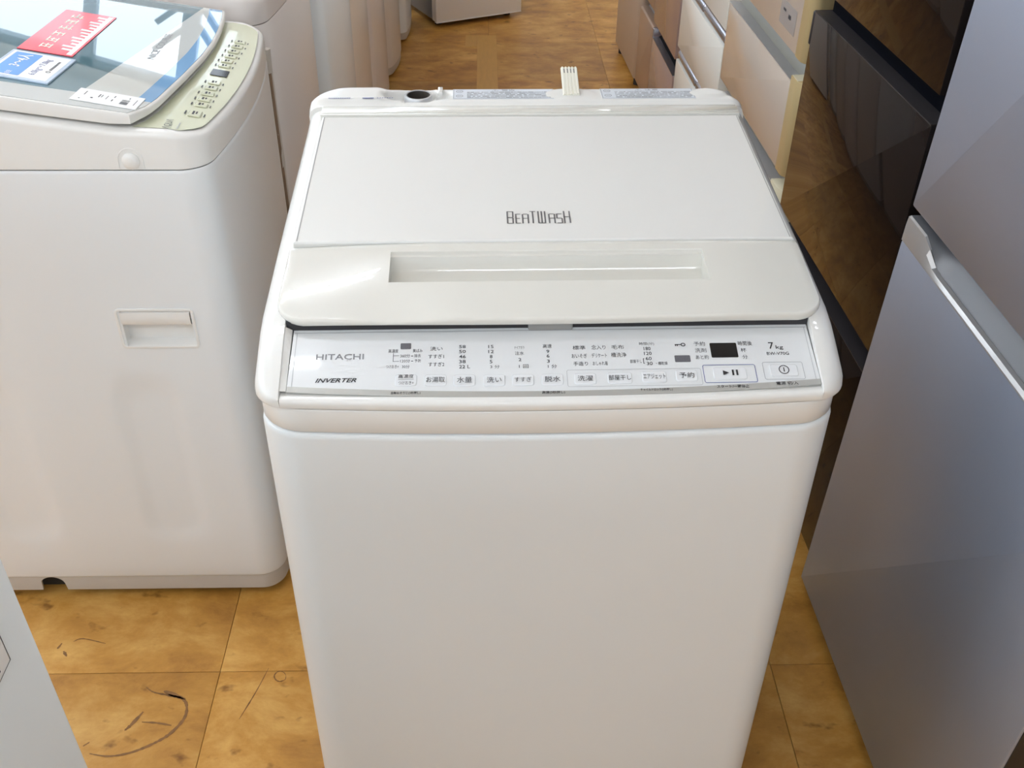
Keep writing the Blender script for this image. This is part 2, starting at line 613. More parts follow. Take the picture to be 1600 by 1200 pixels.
def smooth_path(ctrl, n=8):
    out = []
    for k in range(len(ctrl) - 1):
        p0 = ctrl[max(0, k - 1)]
        p1 = ctrl[k]
        p2 = ctrl[k + 1]
        p3 = ctrl[min(len(ctrl) - 1, k + 2)]
        for j in range(n):
            t = j / n
            out.append(tuple(0.5 * ((2 * p1[c]) + (-p0[c] + p2[c]) * t + (2 * p0[c] - 5 * p1[c] + 4 * p2[c] - p3[c]) * t * t + (-p0[c] + 3 * p1[c] - 3 * p2[c] + p3[c]) * t ** 3) for c in range(2)))
    out.append(ctrl[-1])
    return out


SCUFFS = [([(-0.56, 1.042), (-0.545, 1.032), (-0.521, 1.026), (-0.497, 1.019), (-0.486, 1.006), (-0.484, 0.982), (-0.499, 0.955), (-0.521, 0.937), (-0.551, 0.922), (-0.583, 0.916), (-0.614, 0.921)], 0.0028), ([(-0.572, 0.961), (-0.564, 0.972), (-0.552, 0.995)], 0.003), ([(-0.549, 0.976), (-0.525, 0.974), (-0.501, 0.969)], 0.002), ([(-0.529, 1.034), (-0.491, 1.018)], 0.0035), ([(-0.367, 1.077), (-0.38, 1.029), (-0.397, 0.979)], 0.0012), ([(-0.73, 1.122), (-0.726, 1.134)], 0.002), ([(-0.718, 1.117), (-0.709, 1.106)], 0.0025), ([(-0.628, 0.934), (-0.62, 0.941)], 0.0015), ([(-0.336, 1.06), (-0.336, 1.054), (-0.34, 1.051), (-0.345, 1.05), (-0.35, 1.052), (-0.354, 1.057), (-0.355, 1.062), (-0.353, 1.067), (-0.349, 1.07), (-0.343, 1.069), (-0.339, 1.066), (-0.336, 1.061)], 0.0012), ([(-0.708, 1.137), (-0.693, 1.143), (-0.652, 1.132)], 0.0012)]
for ctrl, w in SCUFFS:
    ribbon(smooth_path(ctrl), w).obj('scuff_mark', M['scuff'], floor, smooth=0)

LAMP_AT = {(0, 0): 'left of and behind the camera', (0, 1): 'over the machine with the blue glass lid', (0, 2): 'over the third machine of the left row', (1, 0): 'added straight behind the camera to brighten the near floor', (1, 1): 'behind the black-brown refrigerator', (1, 2): 'added to brighten the far aisle, behind the far end of the right row', (2, 0): 'added for fill near the left windows', (2, 1): 'added to brighten the right row, before the far window', (1, 3): 'added to brighten the left row fronts, behind the cream white refrigerator', (2, 2): 'added to brighten the grey refrigerator, behind the second machine of the left row'}
# ceiling lamps: two-tube fluorescent fittings, several added to brighten dim floor and fronts
lamp0 = None
for ix, x in enumerate((-1.1, 1.75, -2.35)):
    for iy, y in enumerate(((-1.2, 1.45, 2.9), (-1.0, 1.45, 4.1, 2.8), (0.2, 4.4, 2.3))[ix]):
        if iy == 2 and ix == 0:
            x, y = -1.06, 2.86
        if ix == 1:
            x = 0.5 if iy == 0 else 1.75
        t = empty('ceiling_light', (x, y, R_['z1']), 'white two-tube fluorescent fitting on the ceiling, ' + LAMP_AT[(ix, iy)], 'lamp', (0, 0, math.pi / 2), group='ceiling light fittings')
        if lamp0 is None:
            hb = MB().rbox(-0.11, 0.11, -0.62, 0.62, -0.06, -0.001, 0.006).obj('housing', M['plastic'], t)
            tb = []
            for sx in (-0.06, 0.06):
                mb = MB()
                mb.loft([[(sx + 0.016 * math.cos(a * math.pi / 6), yy, -0.085 + 0.016 * math.sin(a * math.pi / 6)) for a in range(12)] for yy in (-0.6, 0.6)])
                tb.append(mb.obj('tube', M['tube'], t))
            lamp0 = [hb] + tb
        else:
            for c in lamp0:
                d = c.copy()
                COL.objects.link(d)
                d.parent = t

# ------------------------------------------------------------------ the washing machine in the middle
YAW = math.radians(0.8)
wm = empty('washing_machine', (0.0595, 0.715, 0), 'white top-loading washing machine standing in the middle of the aisle with a closed ivory lid', 'washing machine', (0, 0, YAW))
BUL = 0.011


def bulge(x, y):
    return BUL * (x / 0.272) ** 2 * max(0.0, 1 - max(0, y) / 0.12)


def plan(hw, y0, y1, rf, rb, step=0.012):
    o = dense(rrect(-hw, hw, y0, y1, rf, 10, rb), step)
    return [(x, y + bulge(x, y - y0)) for x, y in o]


# body
bo = plan(0.272, 0.0, 0.555, 0.042, 0.05)
rings = [[(p[0], p[1], z) for p in inset(bo, d)] for d, z in ((0.004, 0.035), (0, 0.039), (0, 0.2), (0, 0.45), (0, 0.70), (0, 0.7885), (0.0006, 0.7915), (0.0025, 0.7942), (0.006, 0.7955), (0.02, 0.7955))]
MB().loft(rings).obj('body', M['enamel'], wm)
for sx in (-0.2, 0.2):
    for sy in (0.07, 0.48):
        MB().cyl((sx, sy), 0.022, 0.02, 0.0, 0.036, 20).obj('foot', M['rubber'], wm)
# dark joint and the plain band above the body
MB().loft([[(p[0], p[1], z) for p in inset(bo, 0.008)] for z in (0.794, 0.83)]).obj('joint', M['gap'], wm)
rb_ = plan(0.2705, 0.001, 0.556, 0.041, 0.05)
rings = [[(p[0], p[1], z) for p in inset(rb_, d)] for d, z in ((0.006, 0.7965), (0.001, 0.7968), (0.0, 0.7985), (0, 0.821), (0.001, 0.8228), (0.006, 0.8230))]
MB().loft(rings).obj('cover_band', M['plastic'], wm)

# side rails of the top cover with their rounded front corners
HR = [(0.0, 0.829), (0.009, 0.832), (0.012, 0.8355), (0.018, 0.8395), (0.08, 0.866), (0.10, 0.872), (0.2, 0.882), (0.476, 0.904), (0.505, 0.908), (0.52, 0.911), (0.56, 0.911)]


def outer_x(y):
    # half width of the cover outline at depth y (rounded front corner)
    rf = 0.030
    yf = y - 0.0095
    if yf < rf:
        return 0.2725 - rf + math.sqrt(max(0, rf * rf - (rf - max(0, yf)) ** 2)) + 0.0
    return 0.2725


def rail(side):
    mb = MB()
    ys = [0.0098, 0.0105, 0.0115, 0.013, 0.0155, 0.019, 0.023, 0.028, 0.034, 0.040] + [0.046 + 0.02 * k for k in range(23)] + [0.5035]
    rings = []
    for y in ys:
        xo = max(outer_x(y), 0.2475)
        xi = 0.2465
        h = interp(y, HR)
        w = xo - xi
        r = min(0.019, w * 0.8, h - 0.8255)
        prof = [(xi, 0.8245), (xi, h - 0.001), (xi + 0.0006, h)]
        for k in range(7):
            a = math.pi / 2 * (1 - k / 6)
            prof.append((xo - r + r * math.cos(a), h - r * 0.9 + r * 0.9 * math.sin(a)))
        prof.append((xo - 0.0002, 0.8262))
        prof.append((xo - 0.0015, 0.8245))
        rings.append([(side * px, y, pz) for px, pz in prof])
    if side < 0:
        rings = [r[::-1] for r in rings]
    mb.loft(rings)
    return mb.obj('cover_rail', M['plastic'], wm, smooth=50)


rail(-1)
rail(1)
# front strip between the rails
mb = MB()
rows = []
for k in range(41):
    x = -0.2463 + 0.4926 * k / 40
    y0 = bulge(x, 0)
    rows.append([(x, y0 + 0.004, 0.8243), (x, y0 + 0.0003, 0.8247), (x, y0, 0.826), (x, y0, 0.8295), (x, y0 + 0.0008, 0.8318), (x, y0 + 0.0025, 0.8334), (x, y0 + 0.0055, 0.8338), (x, y0 + 0.030, 0.8338)])
mb.grid(rows, flip=True)
mb.obj('cover_front', M['plastic'], wm, smooth=50)

# control panel: a sloping plate that follows the bowed front
SL = math.atan2(0.0225, 0.066)
PO = (0.0, 0.01, 0.834)
PF = Face(PO, (1, 0, 0), (0, math.cos(SL), math.sin(SL)))
PX0, PX1 = -0.2405, 0.2462


def pfront(x):
    return -0.0012 + 0.0092 * (x / 0.245) ** 2


mb = MB()
rows_t, rows_b = [], []
N = 48
front = [(PX0 + (PX1 - PX0) * k / N, pfront(PX0 + (PX1 - PX0) * k / N) + 0.0062) for k in range(N + 1)]
outl = front + [(PX1 - 0.001, 0.0775), (PX0 + 0.001, 0.0775)]
mb.loft([[PF.p(x, y, h) for x, y in outl] for h in (-0.006, 0.0)])
panel = mb.obj('control_panel', M['panel_face'], wm, smooth=0)
mb = MB()
f2 = [(x, y - 0.0062) for x, y in front]
mb.loft([[PF.p(x, y, h) for x, y in f2 + front[::-1]] for h in (-0.006, 0.0002)])
strip = mb.obj('panel_strip', M['silver_strip'], panel, smooth=0)
strip['label'] = 'satin silver strip along the front edge of the panel'
# side walls and upper rim around the panel
for sx in (PX0, PX1):
    mb = MB()
    s_ = -1 if sx < 0 else 1
    rows = [[PF.p(sx + s_ * 0.0003, y, -0.004), PF.p(sx + s_ * 0.0003, y, 0.0002 + 0.0008 * q_), PF.p(s_ * 0.2466, y, 0.0004 + 0.0055 * q_), PF.p(s_ * 0.2468, y, -0.004)] for y, q_ in [(0.0085 + 0.069 * k / 8, k / 8) for k in range(9)]]
    mb.grid(rows, flip=s_ > 0)
    mb.obj('panel_surround', M['plastic'], wm, smooth=0)
mb = MB()
PF.rect(mb, (PX0 + PX1) / 2, 0.0742, PX1 - PX0 - 0.004, 0.0008, 0.0002)
for sx, s_ in ((PX0 + 0.004, 1), (PX1 - 0.004, -1)):
    PF.poly(mb, [(sx, 0.012), (sx + 0.0005, 0.012), (sx + 0.0005, 0.0742), (sx, 0.0742)], 0.0002)
mb.obj('panel_rim_line', M['ink_paleline'], panel, smooth=0)

mm = 0.001
LEG = [('高濃度',-145.9,52.1,9.2,4.1), ('黄ばみ',-123.5,52.1,8.9,4), ('360分',-134.9,46.3,8.9,4.3), ('-',-128.4,46.1,1.8,0.7), ('除去',-123.3,46.3,5.8,3.8), ('120分',-134.8,40.5,8.9,3.9), ('-',-128.3,40.3,1.8,0.7), ('予防',-123.2,40.6,5.8,3.6), ('つけおき+',-146.3,34.3,11.7,3.8), ('30分',-134,34.1,7,3.8), ('洗い',-106.1,54.1,11.5,4.6), ('すすぎ1',-106.3,45.3,14.3,4.8), ('すすぎ2',-106,36.3,14.6,4.8), ('58',-82,56.1,6.2,3.6), ('50',-82,50.5,6.2,3.7), ('46',-82,44.7,6.2,3.8), ('38',-82.1,38.9,6.2,3.9), ('22 L',-80.1,33.2,10,3.8), ('15',-55.5,55.7,4.8,3.6), ('12',-55.5,50,5,3.7), ('8',-55.5,44.2,2.5,3.8), ('5',-55.7,38.4,2.5,3.9), ('3 分',-52.3,32.7,8.7,3.8), ('ナイアガラ',-29.1,54.2,9.3,3.6), ('注水',-29.2,47.7,8.4,4.3), ('2',-29,40.3,2.7,3.6), ('1 回',-25.8,32.7,8.7,4.3), ('高速',-3,55.5,8.4,4.5), ('9',-2.7,49.4,2.7,3.6), ('6',-2.8,44.1,2.7,3.8), ('3',-2.8,38.1,2.7,3.7), ('1 分',0.6,32.3,8.3,4.1), ('標準',26.6,53.1,12,4.8), ('念入り',44.8,53.3,13.2,5.1), ('毛布',62.8,53.3,11.7,4.8), ('おいそぎ',26.2,43.7,14.3,5.1), ('デリケート',44.8,44,14.2,5.1), ('槽洗浄',63,44.3,14.3,5.2), ('手造り',26.9,34.8,13.4,4.7), ('おしゃれ着',45,34.9,13.9,4.7), ('時間(分)',90.3,56.5,14,4), ('180',90.2,51,6.5,3.9), ('120',90.3,45.5,7.1,3.9), ('60',90.4,39.6,5.5,3.9), ('30',90.8,34,5.5,3.8), ('部屋干し',78.4,36.6,11.1,4), ('[',85.7,36.8,1.2,5.9), ('・槽乾燥',102.1,34,10.7,3.8), ('予約',139.9,55.9,10.8,4.9), ('洗剤',140.2,48.2,10.6,4.9), ('あと約',140.5,40.4,12,5.1), ('時間後',183,55.8,13.1,5.2), ('杯',180.5,47.9,5.4,4.8), ('分',180.7,40,4.8,4.6), ('7',207.4,52.7,4.8,7.7), ('kg',214.9,50.2,7,5.4), ('BW-V70G',212.2,43.5,20.8,3.5), ('HITACHI',-194.7,46.2,43.7,6.5), ('INVERTER',-196.8,19.8,37.3,4.7) ]
KEYT = [('高濃度',-133.4,22.6,13.9,4.1), ('つけおき+',-133.2,15.4,13.8,3.7), ('お湯取',-106.6,18.5,16.9,6.2), ('水量',-80.3,17.9,13.7,6.4), ('洗い',-53.3,17.5,13.4,6.4), ('すすぎ',-27,17.4,15.5,5.3), ('脱水',-0.1,17.4,14.4,6.2), ('洗濯',29.9,17.7,13.9,6), ('部屋干し',61.6,18,20.5,5.7), ('エアジェット',93.4,18.8,20.4,5.7), ('予約',123.3,19.7,13.8,6.1) ]
STRT = [('自動おそうじ(3秒押し)',-133.2,4.7,26.4,3.2), ('高速(3秒押し)',0.1,3.1,20.8,3.5), ('チャイルドロック(5秒押し)',93.9,4.6,29.3,3.5), ('スタート/一時停止',164.3,7,29.7,3.7), ('電源 切/入',214.8,9.6,20.5,3.6) ]
mb, mbl, mbd = MB(), MB(), MB()
for t, cx, cy, w, h in LEG:
    tgt = mb
    sh, bo_ = 0.0, (0.008 if t.isascii() else 0.0)
    if t == 'HITACHI':
        tgt = mbl
        bo_ = 0.01
    if t == 'INVERTER':
        tgt = mbd
        sh, bo_ = 0.35, 0.02
    if t in ('7', 'kg'):
        tgt = mbd
    PF.text(tgt, t, cx * mm, cy * mm, w * mm, h * mm, 0.0003, sh, bo_)
# bracket lines and the key symbol
PF.rect(mb, -0.1458, 0.0448, 0.0004, 0.0096)
PF.rect(mb, -0.1432, 0.0466, 0.0054, 0.0004)
PF.rect(mb, -0.1430, 0.0401, 0.0054, 0.0004)
cx, cy = 0.1245, 0.0551
PF.ring(mbd, [(cx + 0.0023 * math.cos(2 * math.pi * k / 20), cy + 0.0021 * math.sin(2 * math.pi * k / 20)) for k in range(20)], 0.0009)
PF.rect(mbd, 0.1195, 0.0553, 0.0056, 0.0009)
PF.rect(mbd, 0.1173, 0.0543, 0.0009, 0.0016)
PF.rect(mbd, 0.1190, 0.0543, 0.0009, 0.0016)
mb.obj('printed_legend', M['ink'], panel, smooth=0)
mbl.obj('printed_emblem', M['ink_light'], panel, smooth=0)
mbd.obj('printed_lettering', M['ink_dark'], panel, smooth=0)
mb = MB()
for t, cx, cy, w, h in STRT:
    PF.text(mb, t, cx * mm, cy * mm, w * mm, h * mm, 0.0005, 0, 0.012)
mb.obj('strip_lettering', M['ink_dark'], panel, smooth=0)
# displays
mb = MB()
PF.plate(mb, rrect(0.1495, 0.1747, 0.0397, 0.0566, 0.0012, 3), 0.0001, 0.0004, 0.0002)
d = mb.obj('display', M['display'], panel, smooth=0)
d['label'] = 'black digital display window'
for x0, x1, y0, y1 in ((-0.1394, -0.1296, 0.0542, 0.0610), (0.1148, 0.1294, 0.0352, 0.0428)):
    mb = MB()
    PF.plate(mb, rrect(x0, x1, y0, y1, 0.0009, 3), 0.0001, 0.0004, 0.0002)
    mb.obj('indicator_window', M['display_grey'], panel, smooth=0)
# outlines round the key groups
mb = MB()
PF.ring(mb, rrect(0.0133, 0.1373, 0.0091, 0.0279, 0.002, 4), 0.00035)
PF.ring(mb, rrect(0.1952, 0.2329, 0.0139, 0.0337, 0.002, 4), 0.0005)
mb.obj('key_outline', M['ink_paleline'], panel, smooth=0)
mb = MB()
PF.ring(mb, rrect(0.1392, 0.1883, 0.0112, 0.0315, 0.002, 4), 0.0006)
o = mb.obj('key_outline', M['ink_blue'], panel, smooth=0)
o['label'] = 'blue outline round the start key'


def key(cx, cy, w, h, name='button', label=None):
    mb = MB()
    PF.plate(mb, rrect(cx - w / 2, cx + w / 2, cy - h / 2, cy + h / 2, 0.0025, 4), 0.0, 0.0008, 0.0006)
    o = mb.obj(name, M['key'], wm, smooth=40)
    if label:
        o['label'] = label
    return o


KF = {}
for t, cx, cy, w, h in KEYT:
    if t == 'つけおき+':
        continue
    y = 18.6 if t != '高濃度' else 19.0
    cy_ = cy if t != '高濃度' else 19.0
    KF[t + str(cx)] = key(cx * mm, cy_ * mm, (22.5 if t in ('部屋干し', 'エアジェット') else 20.0) * mm, 12.6 * mm)
for t, cx, cy, w, h in KEYT:
    k = KF.get(t + str(cx)) or KF['高濃度-133.4']
    mb = MB()
    PF.text(mb, t, cx * mm, cy * mm, w * mm, h * mm, 0.0013)
    mb.obj('button_lettering', M['ink_dark'], k, smooth=0)
mb = MB()
PF.rect(mb, -0.1333, 0.0192, 0.014, 0.0003, 0.0013)
mb.obj('button_line', M['ink'], KF['高濃度-133.4'], smooth=0)
k = key(0.1637, 0.0213, 0.031, 0.0135, label='start and pause key with black symbols')
mb = MB()
PF.poly(mb, [(0.1572, 0.0189), (0.1628, 0.02165), (0.1572, 0.0244)], 0.0013)
PF.rect(mb, 0.1664, 0.0218, 0.0018, 0.0062, 0.0013)
PF.rect(mb, 0.1702, 0.0218, 0.0018, 0.0062, 0.0013)
mb.obj('button_symbol', M['ink_dark'], k, smooth=0)
k = key(0.2142, 0.0240, 0.026, 0.0135, label='power key with a black ring symbol')
mb = MB()
PF.ring(mb, [(0.2142 + 0.0049 * math.cos(2 * math.pi * j / 32), 0.0243 + 0.0049 * math.sin(2 * math.pi * j / 32)) for j in range(32)], 0.0008, 0.0013)
PF.rect(mb, 0.2142, 0.0243, 0.0009, 0.0048, 0.0013)
mb.obj('button_symbol', M['ink_dark'], k, smooth=0)

# dark box under the lid, its colour standing for the shadow line
MB().box(-0.2462, 0.2462, 0.0835, 0.118, 0.825, 0.868).box(-0.2462, 0.2462, 0.118, 0.5035, 0.825, 0.850).obj('lid_shadow_box', M['gap'], wm, smooth=0)
MB().rbox(-0.020, 0.022, 0.0795, 0.09, 0.858, 0.8675, 0.0015).obj('lid_catch', M['groove'], wm)

# lid, front half: a gripping lip with a scooped pocket
LZ = [(0.07, 0.8752), (0.0765, 0.8755), (0.19, 0.889)]
GX0, GX1 = -0.153, 0.160
GY0, GY1 = 0.131, 0.1805


def lid_w(y):
    rf = 0.028
    t = y - 0.0765
    if t < rf:
        return 1 - (rf - math.sqrt(max(0, rf * rf - (rf - t) ** 2))) / 0.257
    return 1.0


def lid_z(x, y, wing=True):
    z = interp(y, LZ)
    z -= 0.0085 * max(0, abs((x - 0.003) / 0.258) - 0.55) ** 2     # crowned towards the sides
    # the surface dips softly into the ends of the pocket
    # left wing twisted, an added shape that draws lamp streaks: flatter at the outer edge, steeper beside the pocket
    if wing and x < GX0 + 0.07:
        sl = lerp(-0.034, 0.034, sstep(-0.262, GX0 + 0.01, x)) * (1 - sstep(GX0, GX0 + 0.07, x))
        z -= 0.62 * (y - 0.135) ** 2 * (1 - sstep(GX0 - 0.02, GX0 + 0.07, x))
        z += sl * (y - 0.135) * (1 - 0.6 * sstep(0.17, 0.196, y))
    return z


xs = [-0.254 + 0.0505 * k / 6 for k in range(6)] + [-0.2035 + (GX0 + 0.2035) * k / 14 for k in range(14)] + [GX0 + (GX1 - GX0) * k / 40 for k in range(40)] + [GX1 + 0.0505 * k / 14 for k in range(14)] + [0.2105 + 0.0495 * k / 6 for k in range(7)]
ys = [0.0767, 0.0772, 0.0782, 0.0800, 0.0825, 0.0855, 0.090, 0.095, 0.101, 0.108, 0.115, 0.123, GY0, 0.140, 0.150, 0.160, 0.170, 0.1755, GY1, 0.185, 0.190, 0.196]
mb = MB()
P = [[((x - 0.003) * lid_w(y) + 0.003, y + 0.0045 * ((x - 0.003) / 0.257) ** 2 * (1 - sstep(0.08, 0.13, y)), lid_z(x, y)) for x in xs] for y in ys]
n = len(xs)
mb.v = [p for r in P for p in r]
for j in range(len(ys) - 1):
    for i in range(n - 1):
        xm, ym = (xs[i] + xs[i + 1]) / 2, (ys[j] + ys[j + 1]) / 2
        if GX0 < xm < GX1 and GY0 < ym < GY1:
            continue
        mb.f.append((j * n + i, j * n + i + 1, (j + 1) * n + i + 1, (j + 1) * n + i))
# rounded skirt round the edge
ns = len(ys)
loop = [(0, i) for i in range(n)] + [(j, n - 1) for j in range(1, ns)] + [(ns - 1, i) for i in range(n - 2, -1, -1)] + [(j, 0) for j in range(ns - 2, 0, -1)]
lp = [P[j][i] for j, i in loop]
lb_ = [lid_z(xs[i], ys[j], False) for j, i in loop]      # the underside stays level
base = [(p[0], p[1]) for p in lp]
prev = [j * n + i for j, i in loop]
for d, dz in ((-0.0012, 0.0006), (-0.0022, 0.0022), (-0.0025, 0.0045), (-0.0018, 0.0072), (0.0, 0.0085), (0.012, 0.0088)):
    rr = inset(base, d)
    o0 = len(mb.v)
    mb.v += [(q[0], q[1], lerp(p[2], zb, min(1.0, dz / 0.0075)) - dz) for q, p, zb in zip(rr, lp, lb_)]
    m_ = len(loop)
    for k in range(m_):
        mb.f.append((prev[k], o0 + k, o0 + (k + 1) % m_, prev[(k + 1) % m_]))
    prev = list(range(o0, o0 + m_))
lid = mb.obj('lid', M['lid'], wm, smooth=40)
# the pocket
mb = MB()
gx = [x for x in xs if GX0 - 1e-6 <= x <= GX1 + 1e-6]
prof = [(GY1, 0.0), (GY1 - 0.0008, -0.0008), (GY1 - 0.0012, -0.003), (GY1 - 0.0022, -0.0038), (GY1 - 0.0040, -0.0042), (GY1 - 0.0055, -0.0075), (GY1 - 0.0085, -0.0145), (GY1 - 0.014, -0.0205), (GY1 - 0.024, -0.0255), (GY1 - 0.036, -0.029), (GY1 - 0.049, -0.0315)]
rows = []
for py, dz in prof:
    rows.append([(x + (0.0035 * (1 - abs(2 * (x - GX0) / (GX1 - GX0) - 1) > 0.999) * 0), max(py, GY0 - 0.0), lid_z(x, GY1) + dz) for x in gx])
mb.grid(rows, flip=False)
# front wall and end walls
mb.grid([[(x, GY0, lid_z(x, GY0)) for x in gx], [(x, GY0 + 0.0006, lid_z(x, GY0) - 0.003) for x in gx], [(x, GY0 - 0.003, rows[-1][0][2] - 0.001) for x in gx]], flip=False)
yy = [y for y in ys if GY0 - 1e-6 <= y <= GY1 + 1e-6]
for xe, fl in ((GX0, False), (GX1, True)):
    tab = sorted((r[0][1], r[0][2] - 0.001) for r in rows)
    top = [(xe, y, lid_z(xe, y)) for y in yy]
    mid = [(xe, y, max(lid_z(xe, y) - 0.004, interp(y, tab) - 0.002)) for y in yy]
    bot = [(xe, y, interp(y, tab) - 0.003) for y in yy]
    mb.grid([top, mid, bot], flip=fl)
mb.obj('grip_pocket', M['lid'], lid, smooth=50)

# lid, rear half: a flat panel in a thin frame
mb = MB()


def rear_z(y):
    return lerp(0.8898, 0.9118, (y - 0.198) / 0.278)


def sloped(o, th, r):
    rings = [[(x, y, rear_z(y) - th) for x, y in o], [(x, y, rear_z(y) - r) for x, y in o], [(x, y, rear_z(y) - r * 0.3) for x, y in inset(o, r * 0.3)], [(x, y, rear_z(y)) for x, y in inset(o, r)]]
    return MB().loft(rings)


sloped(dense([(-0.2525, 0.1985), (0.2585, 0.1985), (0.2585, 0.474), (-0.2525, 0.474)], 0.05), 0.012, 0.002).obj('lid_panel', M['lid_panel'], wm, smooth=0)
for x0, x1 in ((-0.2495, -0.2485), (0.2545, 0.2555)):
    mb = MB()
    mb.add([(x0, 0.2, rear_z(0.2) + 0.0002), (x1, 0.2, rear_z(0.2) + 0.0002), (x1, 0.472, rear_z(0.472) + 0.0002), (x0, 0.472, rear_z(0.472) + 0.0002)], [(0, 1, 2, 3)])
    mb.obj('lid_frame_line', M['groove'], wm, smooth=0)
# hinge bar behind it: two low ribs
mb = MB()
for y0, y1, z in ((0.4755, 0.480, 0.9135), (0.4805, 0.5025, 0.9140)):
    mb.rbox(-0.2545, 0.2605, y0, y1, 0.88, z, 0.0012)
mb.obj('hinge_bar', M['lid'], wm, smooth=30)

# lettering on the lid, drawn from strokes
LF = Face((0, 0.241, rear_z(0.241)), (1, 0, 0), (0, 0.278, 0.022))
mb = MB()
S = 0.0011


def strokes(x0, h, segs):
    for ax, ay, bx_, by in segs:
        LF.rect(mb, x0 + (ax + bx_) / 2, (ay + by) / 2 * h - 0.0115, abs(bx_ - ax) + (0 if abs(bx_ - ax) > 1e-6 else 0.0016), max(abs(by - ay) * h, 0.0011), 0.0004)


BIG, SMALL = 0.0235, 0.0185
w_ = 0.0058
gl = {
    'B': [(0, 0, 0, 1), (w_, 0, w_, 0.46), (w_, 0.52, w_, 1), (0, 0.98, w_, 1.0), (0, 0.46, w_, 0.52), (0, 0, w_, 0.03)],
    'E': [(0, 0, 0, 1), (0, 0.95, w_ - 0.001, 1), (0, 0.5, w_ - 0.0015, 0.55), (0, 0, w_ - 0.001, 0.05)],
    'A': [(0, 0, 0, 0.96), (w_, 0, w_, 0.96), (0.0006, 0.95, w_ - 0.0006, 1), (0, 0.5, w_, 0.55)],
    'T': [(w_ / 2, 0, w_ / 2, 1), (-0.0003, 0.97, w_ + 0.0003, 1)],
    'W': [(0, 0.02, 0, 1), (w_ * 0.6, 0.02, w_ * 0.6, 1), (w_ * 1.2, 0.02, w_ * 1.2, 1), (0, 0, w_ * 1.2, 0.04)],
    'S': [(0, 0.52, 0, 0.98), (w_ - 0.0006, 0.02, w_ - 0.0006, 0.5), (0, 0.95, w_ - 0.0006, 1), (0, 0.48, w_ - 0.0006, 0.54), (0, 0, w_ - 0.0006, 0.05)],
    'H': [(0, 0, 0, 1), (w_, 0, w_, 1), (0, 0.5, w_, 0.54)],
}
x = -0.0345
for ch, h, adv in (('B', BIG, 0.0089), ('E', SMALL, 0.0071), ('A', SMALL, 0.0078), ('T', BIG, 0.0088), ('W', BIG, 0.0112), ('A', SMALL, 0.0083), ('S', SMALL, 0.0077), ('H', BIG, 0.008)):
    strokes(x, h, gl[ch])
    x += adv
mb.obj('lid_lettering', M['logo'], wm, smooth=0)

# rear deck with the water inlet in its dish
DY0 = 0.5032
do = [p for p in plan(0.2725, 0.0, 0.562, 0.042, 0.055, 0.006)]
back = [p for p in do if p[1] > DY0]
# order: from the right end round the back to the left end
i0 = max(range(len(do)), key=lambda i: (do[i][0] > 0 and do[i][1] <= DY0) * do[i][1])
seq = []
k = i0 + 1
while do[k % len(do)][1] > DY0:
    seq.append(do[k % len(do)])
    k += 1
frontl = [(-0.2725 + 0.545 * j / 90, DY0) for j in range(91)]
dk = frontl + seq
DISH = (-0.139, 0.534)


def deck_z(x, y):
    z = 0.9165 - 0.004 * (1 - sstep(DY0, DY0 + 0.012, y))
    e = math.hypot((x - DISH[0]) / 0.046, (y - DISH[1]) / 0.0235)
    z -= 0.014 * (1 - sstep(0.72, 1.0, e))
    # a step to the left of the dish: the deck is a little raised there
    if x < -0.16:
        z += 0.004 * sstep(-0.165, -0.185, x) if False else 0.004 * (1 - sstep(-0.19, -0.172, x)) * (1 - sstep(0.548, 0.556, y)) * sstep(DY0, DY0 + 0.01, y)
    # round low mounds around the clip and near the right end
    for mx, my, rx, ry, hh in ((0.055, 0.532, 0.033, 0.020, 0.0016), (0.232, 0.534, 0.024, 0.015, 0.0022)):
        e = math.hypot((x - mx) / rx, (y - my) / ry)
        z += hh * (1 - sstep(0.85, 1.0, e))
    # rounding down at the outline
    dd = min(0.2725 - abs(x), 0.562 - y)
    cxx, cyy = 0.2725 - 0.055, 0.562 - 0.055
    if abs(x) > cxx and y > cyy:
        dd = 0.055 - math.hypot(abs(x) - cxx, y - cyy)
    r = 0.016
    if dd < r:
        dd = max(dd, 0)
        z -= r * 0.8 * (1 - math.sqrt(max(0, 1 - (1 - dd / r) ** 2)))
    return z


mb = MB()
cols = 140
rowsn = 26
rows = []
for j in range(rowsn + 1):
    t = j / rowsn
    y = DY0 + (0.562 - DY0) * (1 - (1 - t) ** 1.6)
    cyy = 0.562 - 0.055
    hw = 0.2725 if y <= cyy else 0.2725 - 0.055 + math.sqrt(max(0, 0.055 ** 2 - (y - cyy) ** 2))
    rr = []
    for i in range(cols + 1):
        s_ = -1 + 2 * i / cols
        s_ = math.sin(s_ * math.pi / 2) * 0.35 + s_ * 0.65
        rr.append((s_ * hw, y, deck_z(s_ * hw, y)))
    rows.append(rr)
mb.grid(rows)
sk = [rows[j][0] for j in range(rowsn, 0, -1)]
loop = [rows[0][i] for i in range(cols + 1)] + [rows[j][cols] for j in range(1, rowsn + 1)] + [rows[rowsn][i] for i in range(cols - 1, -1, -1)] + [rows[j][0] for j in range(rowsn - 1, 0, -1)]
mb.loft([[(p[0], p[1], 0.8245) for p in loop], loop], cap0=True, cap1=False)
deck = mb.obj('rear_deck', M['plastic'], wm, smooth=50)
ix, iy = DISH[0] + 0.0015, DISH[1] - 0.003
mb = MB()
mb.lathe((ix, iy, 0.9), [(0.0205, 0.0), (0.0205, 0.004), (0.0180, 0.006), (0.0180, 0.016), (0.0172, 0.0172), (0.0150, 0.0172), (0.0148, 0.015)])
inl = mb.obj('water_inlet', M['steel_trim'], wm)
mb = MB()
